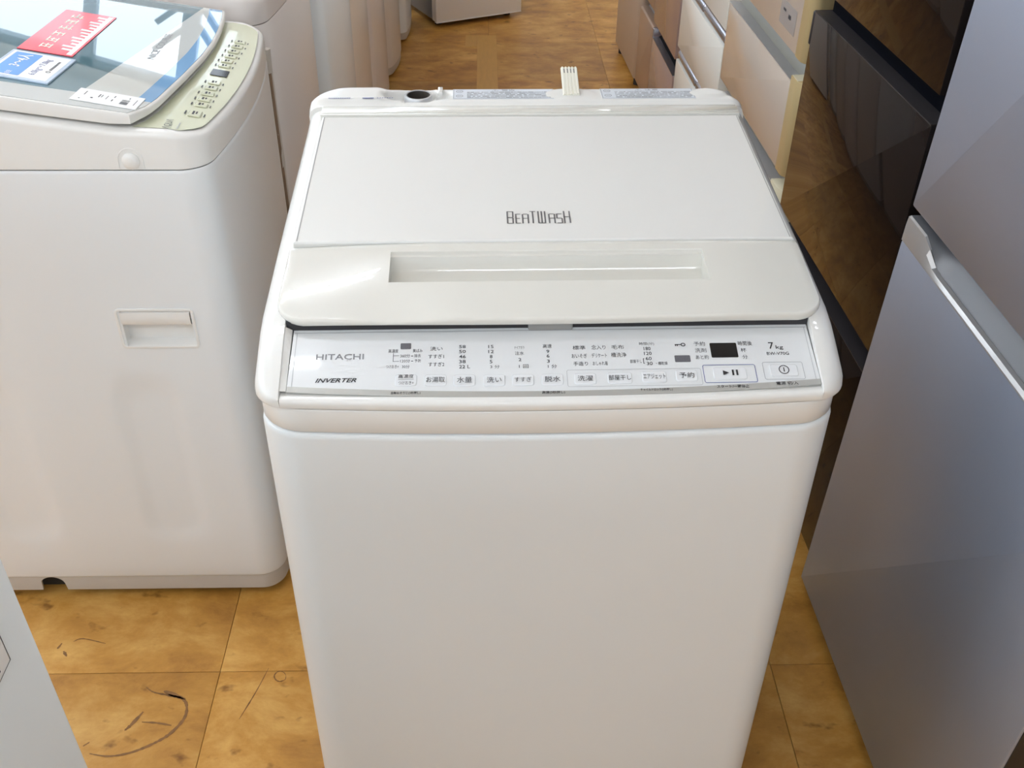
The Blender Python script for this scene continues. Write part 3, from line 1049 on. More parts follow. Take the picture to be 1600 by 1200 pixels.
mb.lathe((ix, iy, 0.9), [(0.0149, 0.0165), (0.0138, 0.0168), (0.0130, 0.009), (0.0122, 0.004), (0.004, 0.0035), (0.0035, 0.008), (0.0, 0.008)])
mb.obj('inlet_throat', M['inlet_in'], inl)
# warning labels
for n_, (x0, x1, y0, y1, head) in enumerate(((-0.094, 0.034, 0.5165, 0.5505, '⚠ 警告'), (0.094, 0.213, 0.5165, 0.5505, '⚠ 注意'))):
    F = Face(((x0 + x1) / 2, (y0 + y1) / 2, 0.9165), (1, 0, 0), (0, 1, 0))
    w, h = x1 - x0, y1 - y0
    mb = MB()
    F.plate(mb, rrect(-w / 2, w / 2, -h / 2, h / 2, 0.001, 2), 0.0, 0.0003, 0.0001)
    lb = mb.obj('warning_label', M['label'], wm, smooth=0)
    mb = MB()
    F.ring(mb, rrect(-w / 2 + 0.0008, w / 2 - 0.0008, -h / 2 + 0.0008, h / 2 - 0.0008, 0.001, 2), 0.0005, 0.0005)
    F.text(mb, head, 0.0, h / 2 - 0.0052, 0.03, 0.0058, 0.0005)
    rnd = random.Random(n_ + 3)
    for r in range(5):
        y = h / 2 - 0.0115 - r * 0.0045
        x = -w / 2 + 0.018
        while x < w / 2 - 0.006:
            L_ = rnd.uniform(0.002, 0.009)
            L_ = min(L_, w / 2 - 0.003 - x)
            F.rect(mb, x + L_ / 2, y, L_, rnd.choice((0.0011, 0.0016, 0.0021)), 0.0005)
            x += L_ + rnd.choice((0.0006, 0.0006, 0.0025))
    for r in range(2):
        cx, cy = -w / 2 + 0.0085, h / 2 - 0.0085 - r * 0.0155
        F.ring(mb, [(cx + 0.0045 * math.cos(2 * math.pi * q / 16), cy + 0.0045 * math.sin(2 * math.pi * q / 16)) for q in range(16)], 0.0007, 0.0005)
        F.rect(mb, cx, cy, 0.005, 0.0012, 0.0005)
    mb.obj('label_print', M['ink_light'], lb, smooth=0)
# small blue-grey print on the deck at the left
F = Face((-0.235, 0.5115, 0.9200), (1, 0, 0), (0, 1, 0))
mb = MB()
rnd = random.Random(9)
x = -0.012
while x < 0.014:
    F.rect(mb, x, 0.001, 0.0016, 0.0024)
    x += 0.0023
F.rect(mb, 0.036, 0.001, 0.014, 0.0028)
for q in range(7):
    F.rect(mb, 0.048 + q * 0.003, 0.001, 0.002, 0.0018)
mb.obj('deck_print', M['ink_blue'], wm, smooth=0)
# small white stop on the deck
MB().rbox(-0.113, -0.107, 0.533, 0.552, 0.915, 0.9195, 0.001).obj('deck_stop', M['plastic'], wm)
# ribbed plastic clip standing up at the back
mb = MB()
mb.box(0.045, 0.0662, 0.0, 0.055, -0.0008, 0.0008)
cm = Matrix.Translation((0, 0.524, 0.9185)) @ Matrix.Rotation(math.radians(17), 4, 'X')
mb.move(cm)
clip = mb.obj('hose_clip', M['tag'], wm, smooth=0)
mb = MB()
for q in range(5):
    mb.box(0.0462 + q * 0.0042, 0.0484 + q * 0.0042, 0.0, 0.055, 0.0008, 0.0022)
mb.move(cm)
mb.obj('clip_rib', M['tag'], clip, smooth=0)
mb = MB()
for q in range(4):
    mb.box(0.0486 + q * 0.0042, 0.0500 + q * 0.0042, 0.044, 0.053, 0.0008, 0.0010)
mb.move(cm)
mb.obj('clip_slot', M['groove'], clip, smooth=0)


# ------------------------------------------------------------------ the left row
def into(root_loc, mb):
    return mb.move(Matrix.Translation(-Vector(root_loc)))


RL = (-0.64, 1.468, 0.0)
aq = empty('washing_machine', RL, 'off-white washing machine at left with a blue glass lid and a pale green control strip', 'washing machine')


def A(mb, name, m, parent=None, smooth=35):
    """build in room coordinates, store relative to the machine"""
    into(RL, mb)
    return mb.obj(name, m, parent or aq, smooth)


AY0, AY1, AXF, AXB = 1.236, 1.702, -0.345, -0.915


def aq_plan(d=0.0, step=0.02):
    rc = 0.034
    near = [-0.915 + rc] + [-0.86 + 0.0109 * k for k in range(31)]
    near = [x for x in near if x < -0.54] + [-0.531 + 0.0106 * k for k in range(11)] + [-0.414, -0.405, -0.395, -0.386]
    pts = [(x, AY0) for x in near]
    cx, cy = AXF - rc, AY0 + rc
    pts += [(cx + rc * math.cos(a), cy + rc * math.sin(a)) for a in [-math.pi / 2 + math.pi / 2 * k / 10 for k in range(11)]]
    pts += [(AXF, lerp(AY0 + rc, AY1 - rc, k / 20)) for k in range(1, 20)]
    cy = AY1 - rc
    pts += [(cx + rc * math.cos(a), cy + rc * math.sin(a)) for a in [math.pi / 2 * k / 10 for k in range(11)]]
    pts += [(-0.5, AY1), (-0.7, AY1)]
    cx = AXB + rc
    pts += [(cx + rc * math.cos(a), cy + rc * math.sin(a)) for a in [math.pi / 2 + math.pi / 2 * k / 5 for k in range(6)]]
    cy = AY0 + rc
    pts += [(cx + rc * math.cos(a), cy + rc * math.sin(a)) for a in [math.pi + math.pi / 2 * k / 5 for k in range(5)]]
    out = []
    for x, y in pts:
        w = sstep(-0.60, -0.37, x)
        out.append((x - 0.023 * ((y - 1.469) / 0.233) ** 2 * w, y))
    return inset(out, d)


HX0, HX1, HZ0, HZ1 = -0.531, -0.425, 0.541, 0.602


def dent(x, z):
    d = 0.0
    for cx, z0, z1 in ((-0.766, 0.19, 0.43), (-0.520, 0.19, 0.43)):
        zz = min(max(z, z0), z1)
        e = math.hypot(x - cx, z - zz) / 0.055
        d += 0.0042 * (1 - sstep(0.62, 1.0, e))
    return d


op = aq_plan()
zs = [0.052, 0.0535, 0.056, 0.075] + [0.09 + 0.0185 * k for k in range(24)] + [HZ0, 0.551, 0.561, 0.571, 0.581, 0.591, HZ1, 0.63, 0.68, 0.73, 0.78, 0.812, 0.8155, 0.817]
mb = MB()
n = len(op)
for z in zs:
    d = 0.0015 if z in (0.052, 0.817) else (0.0004 if z in (0.0535, 0.8155) else 0)
    pp = inset(op, d) if d else op
    for x, y in pp:
        yy = y + (dent(x, z) if y < AY0 + 0.004 else 0)
        mb.v.append((x, yy, z))
for k in range(len(zs) - 1):
    for i in range(n):
        j = (i + 1) % n
        xm = (op[i][0] + op[j][0]) / 2
        zm = (zs[k] + zs[k + 1]) / 2
        if op[i][1] < AY0 + 0.003 and HX0 < xm < HX1 and HZ0 < zm < HZ1:
            continue
        mb.f.append((k * n + i, k * n + j, (k + 1) * n + j, (k + 1) * n + i))
mb.f.append(tuple(reversed(range(n))))
mb.f.append(tuple(range((len(zs) - 1) * n, len(zs) * n)))
A(mb, 'body', M['aqua_body'], smooth=40)
# carrying handle in the side
ho = rrect(HX0 - 0.0035, HX1 + 0.0035, HZ0 - 0.0035, HZ1 + 0.0035, 0.007, 5)
hi = rrect(HX0 + 0.002, HX1 - 0.002, HZ0 + 0.002, HZ1 - 0.002, 0.005, 5)
mb = MB()
yf = AY0
rings = [[(x, yf + 0.002, z) for x, z in ho], [(x, yf - 0.0012, z) for x, z in ho], [(x, yf - 0.0016, z) for x, z in inset(ho, 0.001)], [(x, yf - 0.0012, z) for x, z in inset(ho, 0.0035)], [(x, yf + 0.004, z) for x, z in hi], [(x, yf + 0.016, z) for x, z in inset(hi, 0.002)]]
mb.loft([r[::-1] for r in rings][::-1] if False else rings, cap0=False, cap1=True)
hd = A(mb, 'carry_handle', M['aqua_cover'], smooth=40)
mb = MB()
rows = []
for y, z in ((yf + 0.003, HZ1 - 0.002), (yf - 0.0005, HZ1 - 0.004), (yf - 0.0012, HZ1 - 0.012), (yf - 0.0008, HZ1 - 0.021), (yf + 0.0012, HZ1 - 0.0245), (yf + 0.006, HZ1 - 0.0245), (yf + 0.012, HZ1 - 0.020)):
    rows.append([(HX0 + 0.003, y, z), (HX1 - 0.003, y, z)])
mb.grid(rows, flip=True)
A(mb, 'handle_flap', M['aqua_cover'], hd, smooth=50)
# skirt with a notch for the hose
mb = MB()
sp = inset(op, 0.0035)
notch_x, notch_z, notch_r = -0.768, 0.031, 0.021
ext = []
for i in range(len(sp)):
    a, b = sp[i], sp[(i + 1) % len(sp)]
    ext.append(a)
    if a[1] < AY0 + 0.006 and b[1] < AY0 + 0.006 and b[0] > a[0] and b[0] - a[0] > 0.003:
        m_ = 6
        ext += [(lerp(a[0], b[0], q / m_), lerp(a[1], b[1], q / m_)) for q in range(1, m_)]


def skirt_bottom(p):
    z = 0.017
    if p[1] < AY0 + 0.008:
        dx = p[0] - notch_x
        if abs(dx) < notch_r:
            z = max(z, notch_z + 0.85 * math.sqrt(notch_r ** 2 - dx * dx))
    return z


mb.loft([[(p[0], p[1], skirt_bottom(p)) for p in ext], [(p[0], p[1], max(skirt_bottom(p) + 0.001, 0.049)) for p in ext], [(p[0], p[1], 0.0515) for p in inset(ext, 0.001)]], cap0=False, cap1=False)
inner = inset(ext, 0.004)
mb.loft([[(p[0], p[1], skirt_bottom(p)) for p in inner], [(p[0], p[1], skirt_bottom(p)) for p in ext]], cap0=False, cap1=False)
mb.loft([[(p[0], p[1], 0.0505) for p in inner], [(p[0], p[1], skirt_bottom(p)) for p in inner]], cap0=False, cap1=False)
A(mb, 'skirt', M['aqua_skirt'], smooth=40)
for fx in (-0.845, -0.42):
    for fy in (1.285, 1.65):
        A(MB().cyl((fx, fy), 0.03, 0.028, 0.0, 0.052, 20), 'foot', M['aqua_skirt'])
A(MB().box(-0.82, -0.72, 1.262, 1.27, 0.006, 0.051), 'notch_backing', M['rubber'], smooth=0)  # black box set behind the notch


# top cover
def aq_top(x):
    return interp(x, [(-0.93, 0.925), (-0.80, 0.922), (-0.469, 0.8735), (-0.455, 0.8735), (-0.41, 0.8715), (-0.38, 0.866), (-0.345, 0.859)])


mb = MB()
cp = aq_plan(0.0, 0.02)
rings = [[(p[0], p[1], 0.8185) for p in inset(cp, 0.0015)], [(p[0], p[1], 0.8195) for p in cp]]
r = 0.011
for t in [math.pi / 2 * (1 - k / 6) for k in range(7)]:
    rings.append([(q[0], q[1], aq_top(p[0]) - r * (1 - math.cos(t))) for p, q in zip(cp, inset(cp, r * (1 - math.sin(t))))])
ctr = (-0.63, 1.469)
bs = inset(cp, r)
for fct in [1 - k / 24 for k in range(1, 24)]:
    ring = []
    for p in bs:
        x, y = ctr[0] + (p[0] - ctr[0]) * fct, ctr[1] + (p[1] - ctr[1]) * fct
        ring.append((x, y, aq_top(x)))
    rings.append(ring)
mb.loft(rings)
cover = A(mb, 'top_cover', M['aqua_cover'], smooth=50)
mb = MB()
mb.loft([[(p[0], p[1], z) for p in inset(cp, 0.004)] for z in (0.816, 0.8195)], False, False)
A(mb, 'joint', M['gap'], smooth=0)
# screw cap on the side of the cover
mb = MB()
capr = [(0.0115, 0.0), (0.0115, 0.0012), (0.009, 0.0032), (0.005, 0.0042), (0.0, 0.0045)]
mb.lathe((0, 0, 0), capr, 24)
mb.move(Matrix.Translation((-0.461, AY0, 0.831)) @ Matrix.Rotation(math.radians(90), 4, 'X'))
A(mb, 'screw_cap', M['aqua_cover'], cover)
mb = MB()
arch = [(-0.461 + 0.0165 * math.cos(a), 0.833 + 0.0165 * math.sin(a)) for a in [math.pi * k / 16 for k in range(17)]]
arch = [(-0.4445, 0.820)] + arch + [(-0.4775, 0.820)]
mb.grid([[(x, AY0 - 0.0002, z) for x, z in arch], [(x * 0.97 + 0.03 * -0.461, AY0 - 0.0009, z - 0.0008) for x, z in arch]], flip=True)
A(mb, 'cap_recess_edge', M['aqua_cover'], cover, smooth=0)

# lid with glass
LEDGE = [(1.2405, -0.452), (1.27, -0.436), (1.30, -0.429), (1.40, -0.4175), (1.48, -0.4105), (1.54, -0.409), (1.60, -0.4115), (1.66, -0.418), (1.694, -0.424)]


def lid_x(y):
    return interp(y, LEDGE)


def lid_pl(x):
    return 0.892 + 0.15 * (-0.447 - x)


def lid_th(x):
    return interp(x, [(-0.56, 0.0185), (-0.47, 0.017), (-0.43, 0.009), (-0.40, 0.006)])


yy = [1.2405 + (1.694 - 1.2405) * k / 40 for k in range(41)]
lo = [(-0.86, 1.2405), (-0.7, 1.2405), (-0.6, 1.2405), (-0.52, 1.2405), (-0.48, 1.2405)] + [(lid_x(y), y) for y in yy] + [(-0.5, 1.694), (-0.6, 1.694), (-0.7, 1.694), (-0.86, 1.694)]
rings = [[(p[0], p[1], lid_pl(p[0]) - lid_th(p[0])) for p in inset(lo, 0.001)], [(p[0], p[1], lid_pl(p[0]) - lid_th(p[0]) + 0.001) for p in lo], [(p[0], p[1], lid_pl(p[0]) - 0.003) for p in lo], [(p[0], p[1], lid_pl(p[0]) - 0.0009) for p in inset(lo, 0.0009)], [(p[0], p[1], lid_pl(p[0])) for p in inset(lo, 0.003)]]
lidA = A(MB().loft(rings), 'lid', M['aqua_cover'], smooth=40)
lidA['label'] = 'lid with a blue glass top'


def zone(name, m, fa, fb, y0, y1, h=0.0008, label=None):
    mb = MB()
    ys_ = [lerp(y0, y1, k / 30) for k in range(31)]
    o = [(fb(y), y) for y in ys_] + [(fa(y), y) for y in reversed(ys_)]
    mb.loft([[(x, y, lid_pl(x) - 0.0005) for x, y in o], [(x, y, lid_pl(x) + h) for x, y in o]], cap0=False)
    o_ = A(mb, name, m, lidA, smooth=0)
    if label:
        o_['label'] = label
    return o_


M['teal_glass'] = mat('teal_smoked_glass', srgb(98, 128, 138), rough=0.02, coat=1.0, coat_rough=0.005, var=0.05, scale=3, ior=1.55)
M['band_glass'] = mat('white_backed_glass', srgb(205, 208, 204), rough=0.02, coat=1.0, coat_rough=0.005, var=0.02, ior=1.55)
M['blue_glass'] = mat('blue_backed_glass', srgb(112, 162, 206), rough=0.02, coat=1.0, coat_rough=0.005, var=0.05, ior=1.55)
M['frost_glass'] = mat('pale_edge_glass', srgb(200, 203, 202), rough=0.03, coat=1.0, coat_rough=0.005, var=0.02, ior=1.55)


def bnd(y):
    return -0.526 + 0.17 * (y - 1.276)


zone('lid_window', M['teal_glass'], lambda y: -0.85, bnd, 1.2855, 1.688, label='dark teal glass window')
zone('lid_band', M['band_glass'], bnd, lambda y: lid_x(y) - 0.024, 1.2855, 1.688, label='white band behind the glass')
zone('lid_edge_band', M['blue_glass'], lambda y: lid_x(y) - 0.024, lambda y: lid_x(y) - 0.004, 1.2855, 1.688, label='blue band along the front edge')
zone('lid_border', M['frost_glass'], lambda y: -0.85, lambda y: lid_x(max(y, 1.2405)) - 0.004, 1.2435, 1.2852)
LDF = Face((-0.475, 1.46, lid_pl(-0.475) + 0.0008), (0, 1, 0), (-1, 0, 0.15))
mb = MB()
LDF.text(mb, 'NICE COURSE', 0.03, 0.0, 0.11, 0.010)
A(mb, 'lid_lettering', M['ink_light'], lidA, smooth=0)

# control strip in front of the lid
def strip_z(x):
    return aq_top(x) + 0.0006


mb = MB()
ys_ = [1.2455 + (1.682 - 1.2455) * k / 40 for k in range(41)]


def strip_out(y):
    xo = AXF - 0.023 * ((y - 1.469) / 0.233) ** 2 - 0.0075
    e = max(0, 1.275 - y, y - 1.655) / 0.03
    return xo - 0.022 * e * e


rows = []
for y in ys_:
    xo = strip_out(y)
    xi = lid_x(y) - 0.004
    rows.append([(lerp(xi, xo, q / 10), y, strip_z(lerp(xi, xo, q / 10))) for q in range(11)])
mb.grid(rows, flip=True)
cpn = A(mb, 'control_panel', M['aqua_panel'], smooth=60)
cpn['label'] = 'pale green control strip'
AF = Face((-0.387, 1.46, aq_top(-0.387) + 0.0010), (0, 1, 0), (-1, 0, 0.19))
mb, mb2 = MB(), MB()
AF.text(mb, 'ΛQUΛ', 1.257 - 1.46, 0.0235, 0.030, 0.0105, 0.0009)
for q in range(8):
    AF.rect(mb2, 1.248 - 1.46 + q * 0.0024, 0.0105, 0.0016, 0.0020, 0.0009)
A(mb, 'panel_lettering', M['ink'], cpn, smooth=0)
A(mb2, 'panel_print', M['ink_paleline'], cpn, smooth=0)
mb = MB()
AF.plate(mb, rrect(1.446 - 1.46, 1.470 - 1.46, -0.0125, 0.0115, 0.001, 2), 0.0003, 0.0008, 0.0002)
A(mb, 'display', M['display'], cpn, smooth=0)
mb, mb2 = MB(), MB()
for y, w, x in ((1.303, 0.020, 0.0), (1.335, 0.014, -0.001), (1.355, 0.014, -0.001), (1.376, 0.014, -0.001), (1.398, 0.014, -0.001), (1.419, 0.014, -0.001), (1.488, 0.013, -0.001), (1.508, 0.013, -0.001), (1.530, 0.013, -0.002), (1.552, 0.013, -0.002), (1.575, 0.013, -0.003), (1.597, 0.013, -0.003)):
    kb = MB()
    AF.plate(kb, rrect(y - 1.46 - w / 2, y - 1.46 + w / 2, x - 0.0085, x + 0.0085, 0.0025, 4), 0.0002, 0.0016, 0.0012)
    b_ = A(kb, 'button', M['aqua_panel'], smooth=40)
    pb = MB()
    AF.rect(pb, y - 1.46, x + 0.002, w * 0.55, 0.0028, 0.0018)
    AF.rect(pb, y - 1.46 + 0.001, x - 0.002, w * 0.4, 0.0022, 0.0018)
    A(pb, 'button_print', M['ink_dark'], b_, smooth=0)
    AF.rect(mb2, y - 1.46, x + 0.0125, w * 0.6, 0.0018, 0.0006)
    AF.rect(mb2, y - 1.46 - 0.002, x - 0.0125, w * 0.5, 0.0016, 0.0006)
A(mb2, 'printed_legend', M['ink'], cpn, smooth=0)


# cards lying on the glass
def lid_card(name, label, cat, quad, h0, th, m):
    """a card with its corners in room coordinates on the sloping glass"""
    cx = sum(p[0] for p in quad) / 4
    cy = sum(p[1] for p in quad) / 4
    loc = (cx, cy, lid_pl(cx) + h0)
    root = empty(name, loc, label, cat)
    ex = Vector((quad[1][0] - quad[0][0], quad[1][1] - quad[0][1], 0)) + Vector((quad[2][0] - quad[3][0], quad[2][1] - quad[3][1], 0))
    nrm = Vector((0.15, 0, 1)).normalized()
    ex = (ex - nrm * ex.dot(nrm)).normalized()
    ey = nrm.cross(ex)
    F = Face((0, 0, 0), ex, ey)
    w = (Vector(quad[1]) - Vector(quad[0])).length / 2 + (Vector(quad[2]) - Vector(quad[3])).length / 2
    h = (Vector(quad[3]) - Vector(quad[0])).length / 2 + (Vector(quad[2]) - Vector(quad[1])).length / 2
    mb = MB()
    F.plate(mb, rrect(-w / 2, w / 2, -h / 2, h / 2, 0.0015, 2), 0.0, th, min(0.0004, th * 0.4))
    mb.add([F.p(-w / 2, -h / 2, 0), F.p(w / 2, -h / 2, 0), F.p(w / 2, h / 2, 0), F.p(-w / 2, h / 2, 0)], [(3, 2, 1, 0)])
    o = mb.obj('card', m, root, smooth=0)
    return root, F, w, h, o


# reading direction runs away from the camera (+y), the tops of the letters point to -x
root, F, w, h, o = lid_card('sign_card', 'white and blue size card in a clear sleeve on the glass lid', 'sign', [(-0.566, 1.287), (-0.560, 1.389), (-0.643, 1.391), (-0.651, 1.305)], 0.0012, 0.0022, M['acrylic'])
ch = 0.0024
mb = MB()
F.plate(mb, rrect(-w / 2 + 0.006, w / 2 - 0.004, -h / 2 + 0.005, h / 2 - 0.004, 0.001, 2), 0.0021, ch, 0.0001)
mb.obj('paper_sheet', M['paper'], root, smooth=0)
mb = MB()
F.plate(mb, rrect(-w / 2 + 0.009, w / 2 - 0.007, -0.001, h / 2 - 0.008, 0.002, 3), ch, ch + 0.0002, 0.0001)
mb.obj('blue_field', M['blue'], root, smooth=0)
mb, mb2, mb3 = MB(), MB(), MB()
F.text(mb, '3〜4人', 0.012, h * 0.21, w * 0.48, h * 0.21, ch + 0.0004, 0, 0.02)
F.text(mb, '目安', -w * 0.34, h * 0.17, w * 0.11, h * 0.085, ch + 0.0004)
mb.obj('white_lettering', M['paper'], root, smooth=0)
F.text(mb2, '6.0kg〜7.0kg', 0.0, -h * 0.17, w * 0.62, h * 0.13, ch + 0.0003)
mb2.obj('blue_lettering', M['ink_blue'], root, smooth=0)
for q in range(8):
    F.rect(mb3, -0.004 + q * 0.0042, -h * 0.34, 0.003, 0.0032, ch + 0.0003)
F.ring(mb3, [(-0.012 + 0.0032 * math.cos(2 * math.pi * k / 12), -h * 0.34 + 0.0032 * math.sin(2 * math.pi * k / 12)) for k in range(12)], 0.001, ch + 0.0003)
mb3.obj('dark_print', M['ink_dark'], root, smooth=0)

root, F, w, h, o = lid_card('sign_card', 'red price card with white lettering on the glass lid', 'sign', [(-0.570, 1.396), (-0.559, 1.576), (-0.636, 1.586), (-0.642, 1.405)], 0.0012, 0.0008, M['red'])
mb = MB()
rnd = random.Random(11)
for q in range(6):
    gx_ = -w * 0.36 + q * w * 0.145
    gy_ = h * (0.10 + 0.012 * q)
    cw, ch_ = w * 0.11, h * 0.24
    for k in range(3):
        F.rect(mb, gx_ + rnd.uniform(-0.1, 0.1) * cw, gy_ + (k - 1) * ch_ * 0.36, cw * rnd.uniform(0.55, 1.0), ch_ * 0.12, 0.0010)
    for k in range(2):
        F.rect(mb, gx_ + rnd.uniform(-0.3, 0.3) * cw, gy_ + rnd.uniform(-0.1, 0.1) * ch_, cw * 0.13, ch_ * rnd.uniform(0.6, 1.0), 0.00103)
mb.obj('white_lettering', M['tag'], root, smooth=0)
mb = MB()
F.plate(mb, [(-w / 2 + 0.004, -h / 2 + 0.003), (w / 2 - 0.004, -h / 2 + 0.003), (w / 2 - 0.004, -h / 2 + 0.010), (-w / 2 + 0.004, -h / 2 + 0.010)], 0.0008, 0.0009, 0.00005)
for q in range(13):
    x = -w * 0.40 + q * w * 0.066
    hh = h * (0.20 + 0.06 * math.sin(q * 2.1))
    F.poly(mb, [(x, -h * 0.40), (x + w * 0.036, -h * 0.40), (x + w * 0.045, -h * 0.40 + hh), (x + w * 0.008, -h * 0.40 + hh)], 0.0010)
mb.obj('white_print', M['paper'], root, smooth=0)

root, F, w, h, o = lid_card('price_label', 'small white barcode label on the near edge of the glass lid', 'label', [(-0.447, 1.248), (-0.444, 1.291), (-0.527, 1.301), (-0.530, 1.264)], 0.0012, 0.0006, M['paper'])
# its long side runs across the lid
mb = MB()
rnd = random.Random(5)
for q in range(9):
    F.rect(mb, -0.0105 + rnd.uniform(-0.0002, 0.0002) + q * 0.0017, -h * 0.27, rnd.choice((0.0005, 0.0008, 0.0011)), 0.010, 0.0008)
for (x, y, ww, hh) in ((-0.013, h * 0.38, 0.002, 0.002), (0.006, h * 0.36, 0.012, 0.0012), (-0.006, h * 0.22, 0.003, 0.003), (0.004, h * 0.14, 0.010, 0.0014), (0.004, h * 0.10, 0.008, 0.0010), (0.002, h * 0.02, 0.012, 0.0008), (-0.004, -h * 0.08, 0.006, 0.0014), (0.008, -h * 0.08, 0.006, 0.0012), (0.010, -h * 0.30, 0.004, 0.0012), (0.0, -h * 0.42, 0.018, 0.0008)):
    F.rect(mb, x, y, ww, hh, 0.0008)
mb.obj('label_print', M['ink'], root, smooth=0)


# further machines of the row, seen edge-on
def row_machine(y0, y1, xf, bul, m, label, zseam=0.845, depth=0.55, seam=True, skirt=0.04, rc=0.035, panel_m=None):
    cy = (y0 + y1) / 2
    loc = (xf - depth / 2, cy, 0)
    root = empty('washing_machine', loc, label, 'washing machine')

    def put(mb, name, mm_, parent=None, smooth=40):
        into(loc, mb)
        return mb.obj(name, mm_, parent or root, smooth)

    def pl(d):
        o = dense(rrect(xf - depth, xf, y0, y1, rc, 8), 0.03)
        return inset([(x - bul * ((y - cy) / ((y1 - y0) / 2)) ** 2 * sstep(xf - 0.25, xf - 0.02, x), y) for x, y in o], d)
    o = pl(0)
    put(MB().loft([[(p[0], p[1], z) for p in pl(d)] for d, z in ((0.004, 0.012), (0.003, 0.014), (0.003, skirt))]), 'skirt', M['aqua_skirt'])
    for fx in (xf - depth + 0.07, xf - 0.08):
        for fy in (y0 + 0.06, y1 - 0.06):
            put(MB().cyl((fx, fy), 0.022, 0.022, 0, 0.0125, 14), 'foot', M['rubber'])
    put(MB().loft([[(p[0], p[1], z) for p in pl(d)] for d, z in ((0.002, skirt), (0, skirt + 0.002), (0, 0.4), (0, zseam - 0.002), (0.0015, zseam))]), 'body', m)
    rr = []
    for d, z in ((0.003, zseam), (0.0, zseam + 0.0025)):
        rr.append([(p[0], p[1], z) for p in pl(d)])

    def top(x):
        return interp(x, [(xf - depth, zseam + 0.11), (xf - depth + 0.12, zseam + 0.105), (xf - 0.10, zseam + 0.06), (xf, zseam + 0.04)])
    for t in [math.pi / 2 * (1 - k / 5) for k in range(6)]:
        rr.append([(q[0], q[1], top(p[0]) - 0.012 * (1 - math.cos(t))) for p, q in zip(o, pl(0.012 * (1 - math.sin(t))))])
    for fct in (0.85, 0.7, 0.5, 0.3, 0.1):
        rr.append([(xf - depth / 2 + (p[0] - xf + depth / 2) * fct, cy + (p[1] - cy) * fct, top(xf - depth / 2 + (p[0] - xf + depth / 2) * fct)) for p in pl(0.012)])
    put(MB().loft(rr), 'top_cover', m)
    lw = (y1 - y0) / 2 - 0.02
    lo_ = rrect(xf - depth + 0.12, xf - 0.11, cy - lw, cy + lw, 0.02, 4)
    lo_ = dense(lo_, 0.08)
    put(MB().loft([[(p[0], p[1], top(p[0]) + h) for p in inset(lo_, d)] for d, h in ((0, -0.006), (0, 0.012), (0.004, 0.015))]), 'lid', m)
    po = dense(rrect(xf - 0.10, xf - 0.03 - bul * 0.5, cy - lw + 0.02, cy + lw - 0.02, 0.008, 3), 0.05)
    cp_ = put(MB().loft([[(p[0], p[1], top(p[0]) + h) for p in po] for h in (-0.002, 0.0012)]), 'control_panel', panel_m or M['panel_face'])
    for q in range(6):
        yb = cy - lw + 0.06 + q * (2 * lw - 0.12) / 5
        put(MB().loft([[(p[0], p[1], top(p[0]) + h) for p in rrect(xf - 0.075, xf - 0.058, yb - 0.009, yb + 0.009, 0.003, 2)] for h in (0.001, 0.0026)]), 'button', M['key'])
    return root


row_machine(1.722, 2.225, -0.352, 0.022, M['pinkwhite'], 'pinkish white washing machine directly behind the one with the blue glass lid', zseam=0.852)
row_machine(2.262, 2.765, -0.344, 0.016, M['greenwhite'], 'cool white washing machine third from the camera in the left row', zseam=0.85)
row_machine(2.80, 3.29, -0.357, 0.02, M['beigewhite'], 'beige white washing machine fourth from the camera in the left row', zseam=0.85)
row_machine(3.325, 3.79, -0.352, 0.022, M['pinkwhite'], 'pinkish washing machine fifth from the camera in the left row', zseam=0.82)
row_machine(3.822, 4.235, -0.338, 0.030, M['beigewhite'], 'beige washing machine with a bowed base second from the far end of the left row', zseam=0.84, rc=0.05)
row_machine(4.265, 4.60, -0.320, 0.012, M['greenwhite'], 'narrow white washing machine at the far end of the left row', zseam=0.84, rc=0.03)

# strip of packing foam in the gap behind the near machine
fl = (-0.372, 1.7125, 0)
fs = empty('foam_strip', fl, 'dirty white foam strip wedged upright in the gap behind the blue-lidded machine', 'packing strip')
mb = MB()
rnd = random.Random(2)
rings = []
for k in range(34):
    z = 0.82 * k / 33
    j = rnd.uniform(-0.0018, 0.0018)
    rings.append([(-0.030, -0.0075, z), (0.0045 + j, -0.0075, z), (0.0085 + j * 0.5, 0.0, z), (0.0045, 0.0065, z), (-0.030, 0.0065, z)])
mb.loft(rings)
mb.obj('strip', M['foam'], fs, smooth=50)
mb = MB()
rows = []
for k in range(46):
    z = 0.12 + 0.66 * k / 45
    j = rnd.uniform(0, 0.003)
    rows.append([(0.0012 - j, -0.0083, z), (0.0040 + rnd.uniform(0, 0.0012), -0.0083, z), (0.0066, -0.004, z)])
mb.grid(rows)
mb.obj('dirt_line', M['dirt'], fs, smooth=0)

# the machine beside the camera, at the left edge of the photograph
nl = (-0.66, 0.285, 0)
nm = empty('washing_machine', nl, 'white washing machine cut off at the lower left corner, white square sticker on its front', 'washing machine')


def NP(d):
    o = dense(rrect(-0.93, -0.359, 0.03, 0.545, 0.016, 8), 0.03)
    return inset([(x - 0.004 * ((y - 0.29) / 0.26) ** 2 * sstep(-0.6, -0.38, x), y) for x, y in o], d)


def nput(mb, name, m, parent=None, smooth=40):
    into(nl, mb)
    return mb.obj(name, m, parent or nm, smooth)


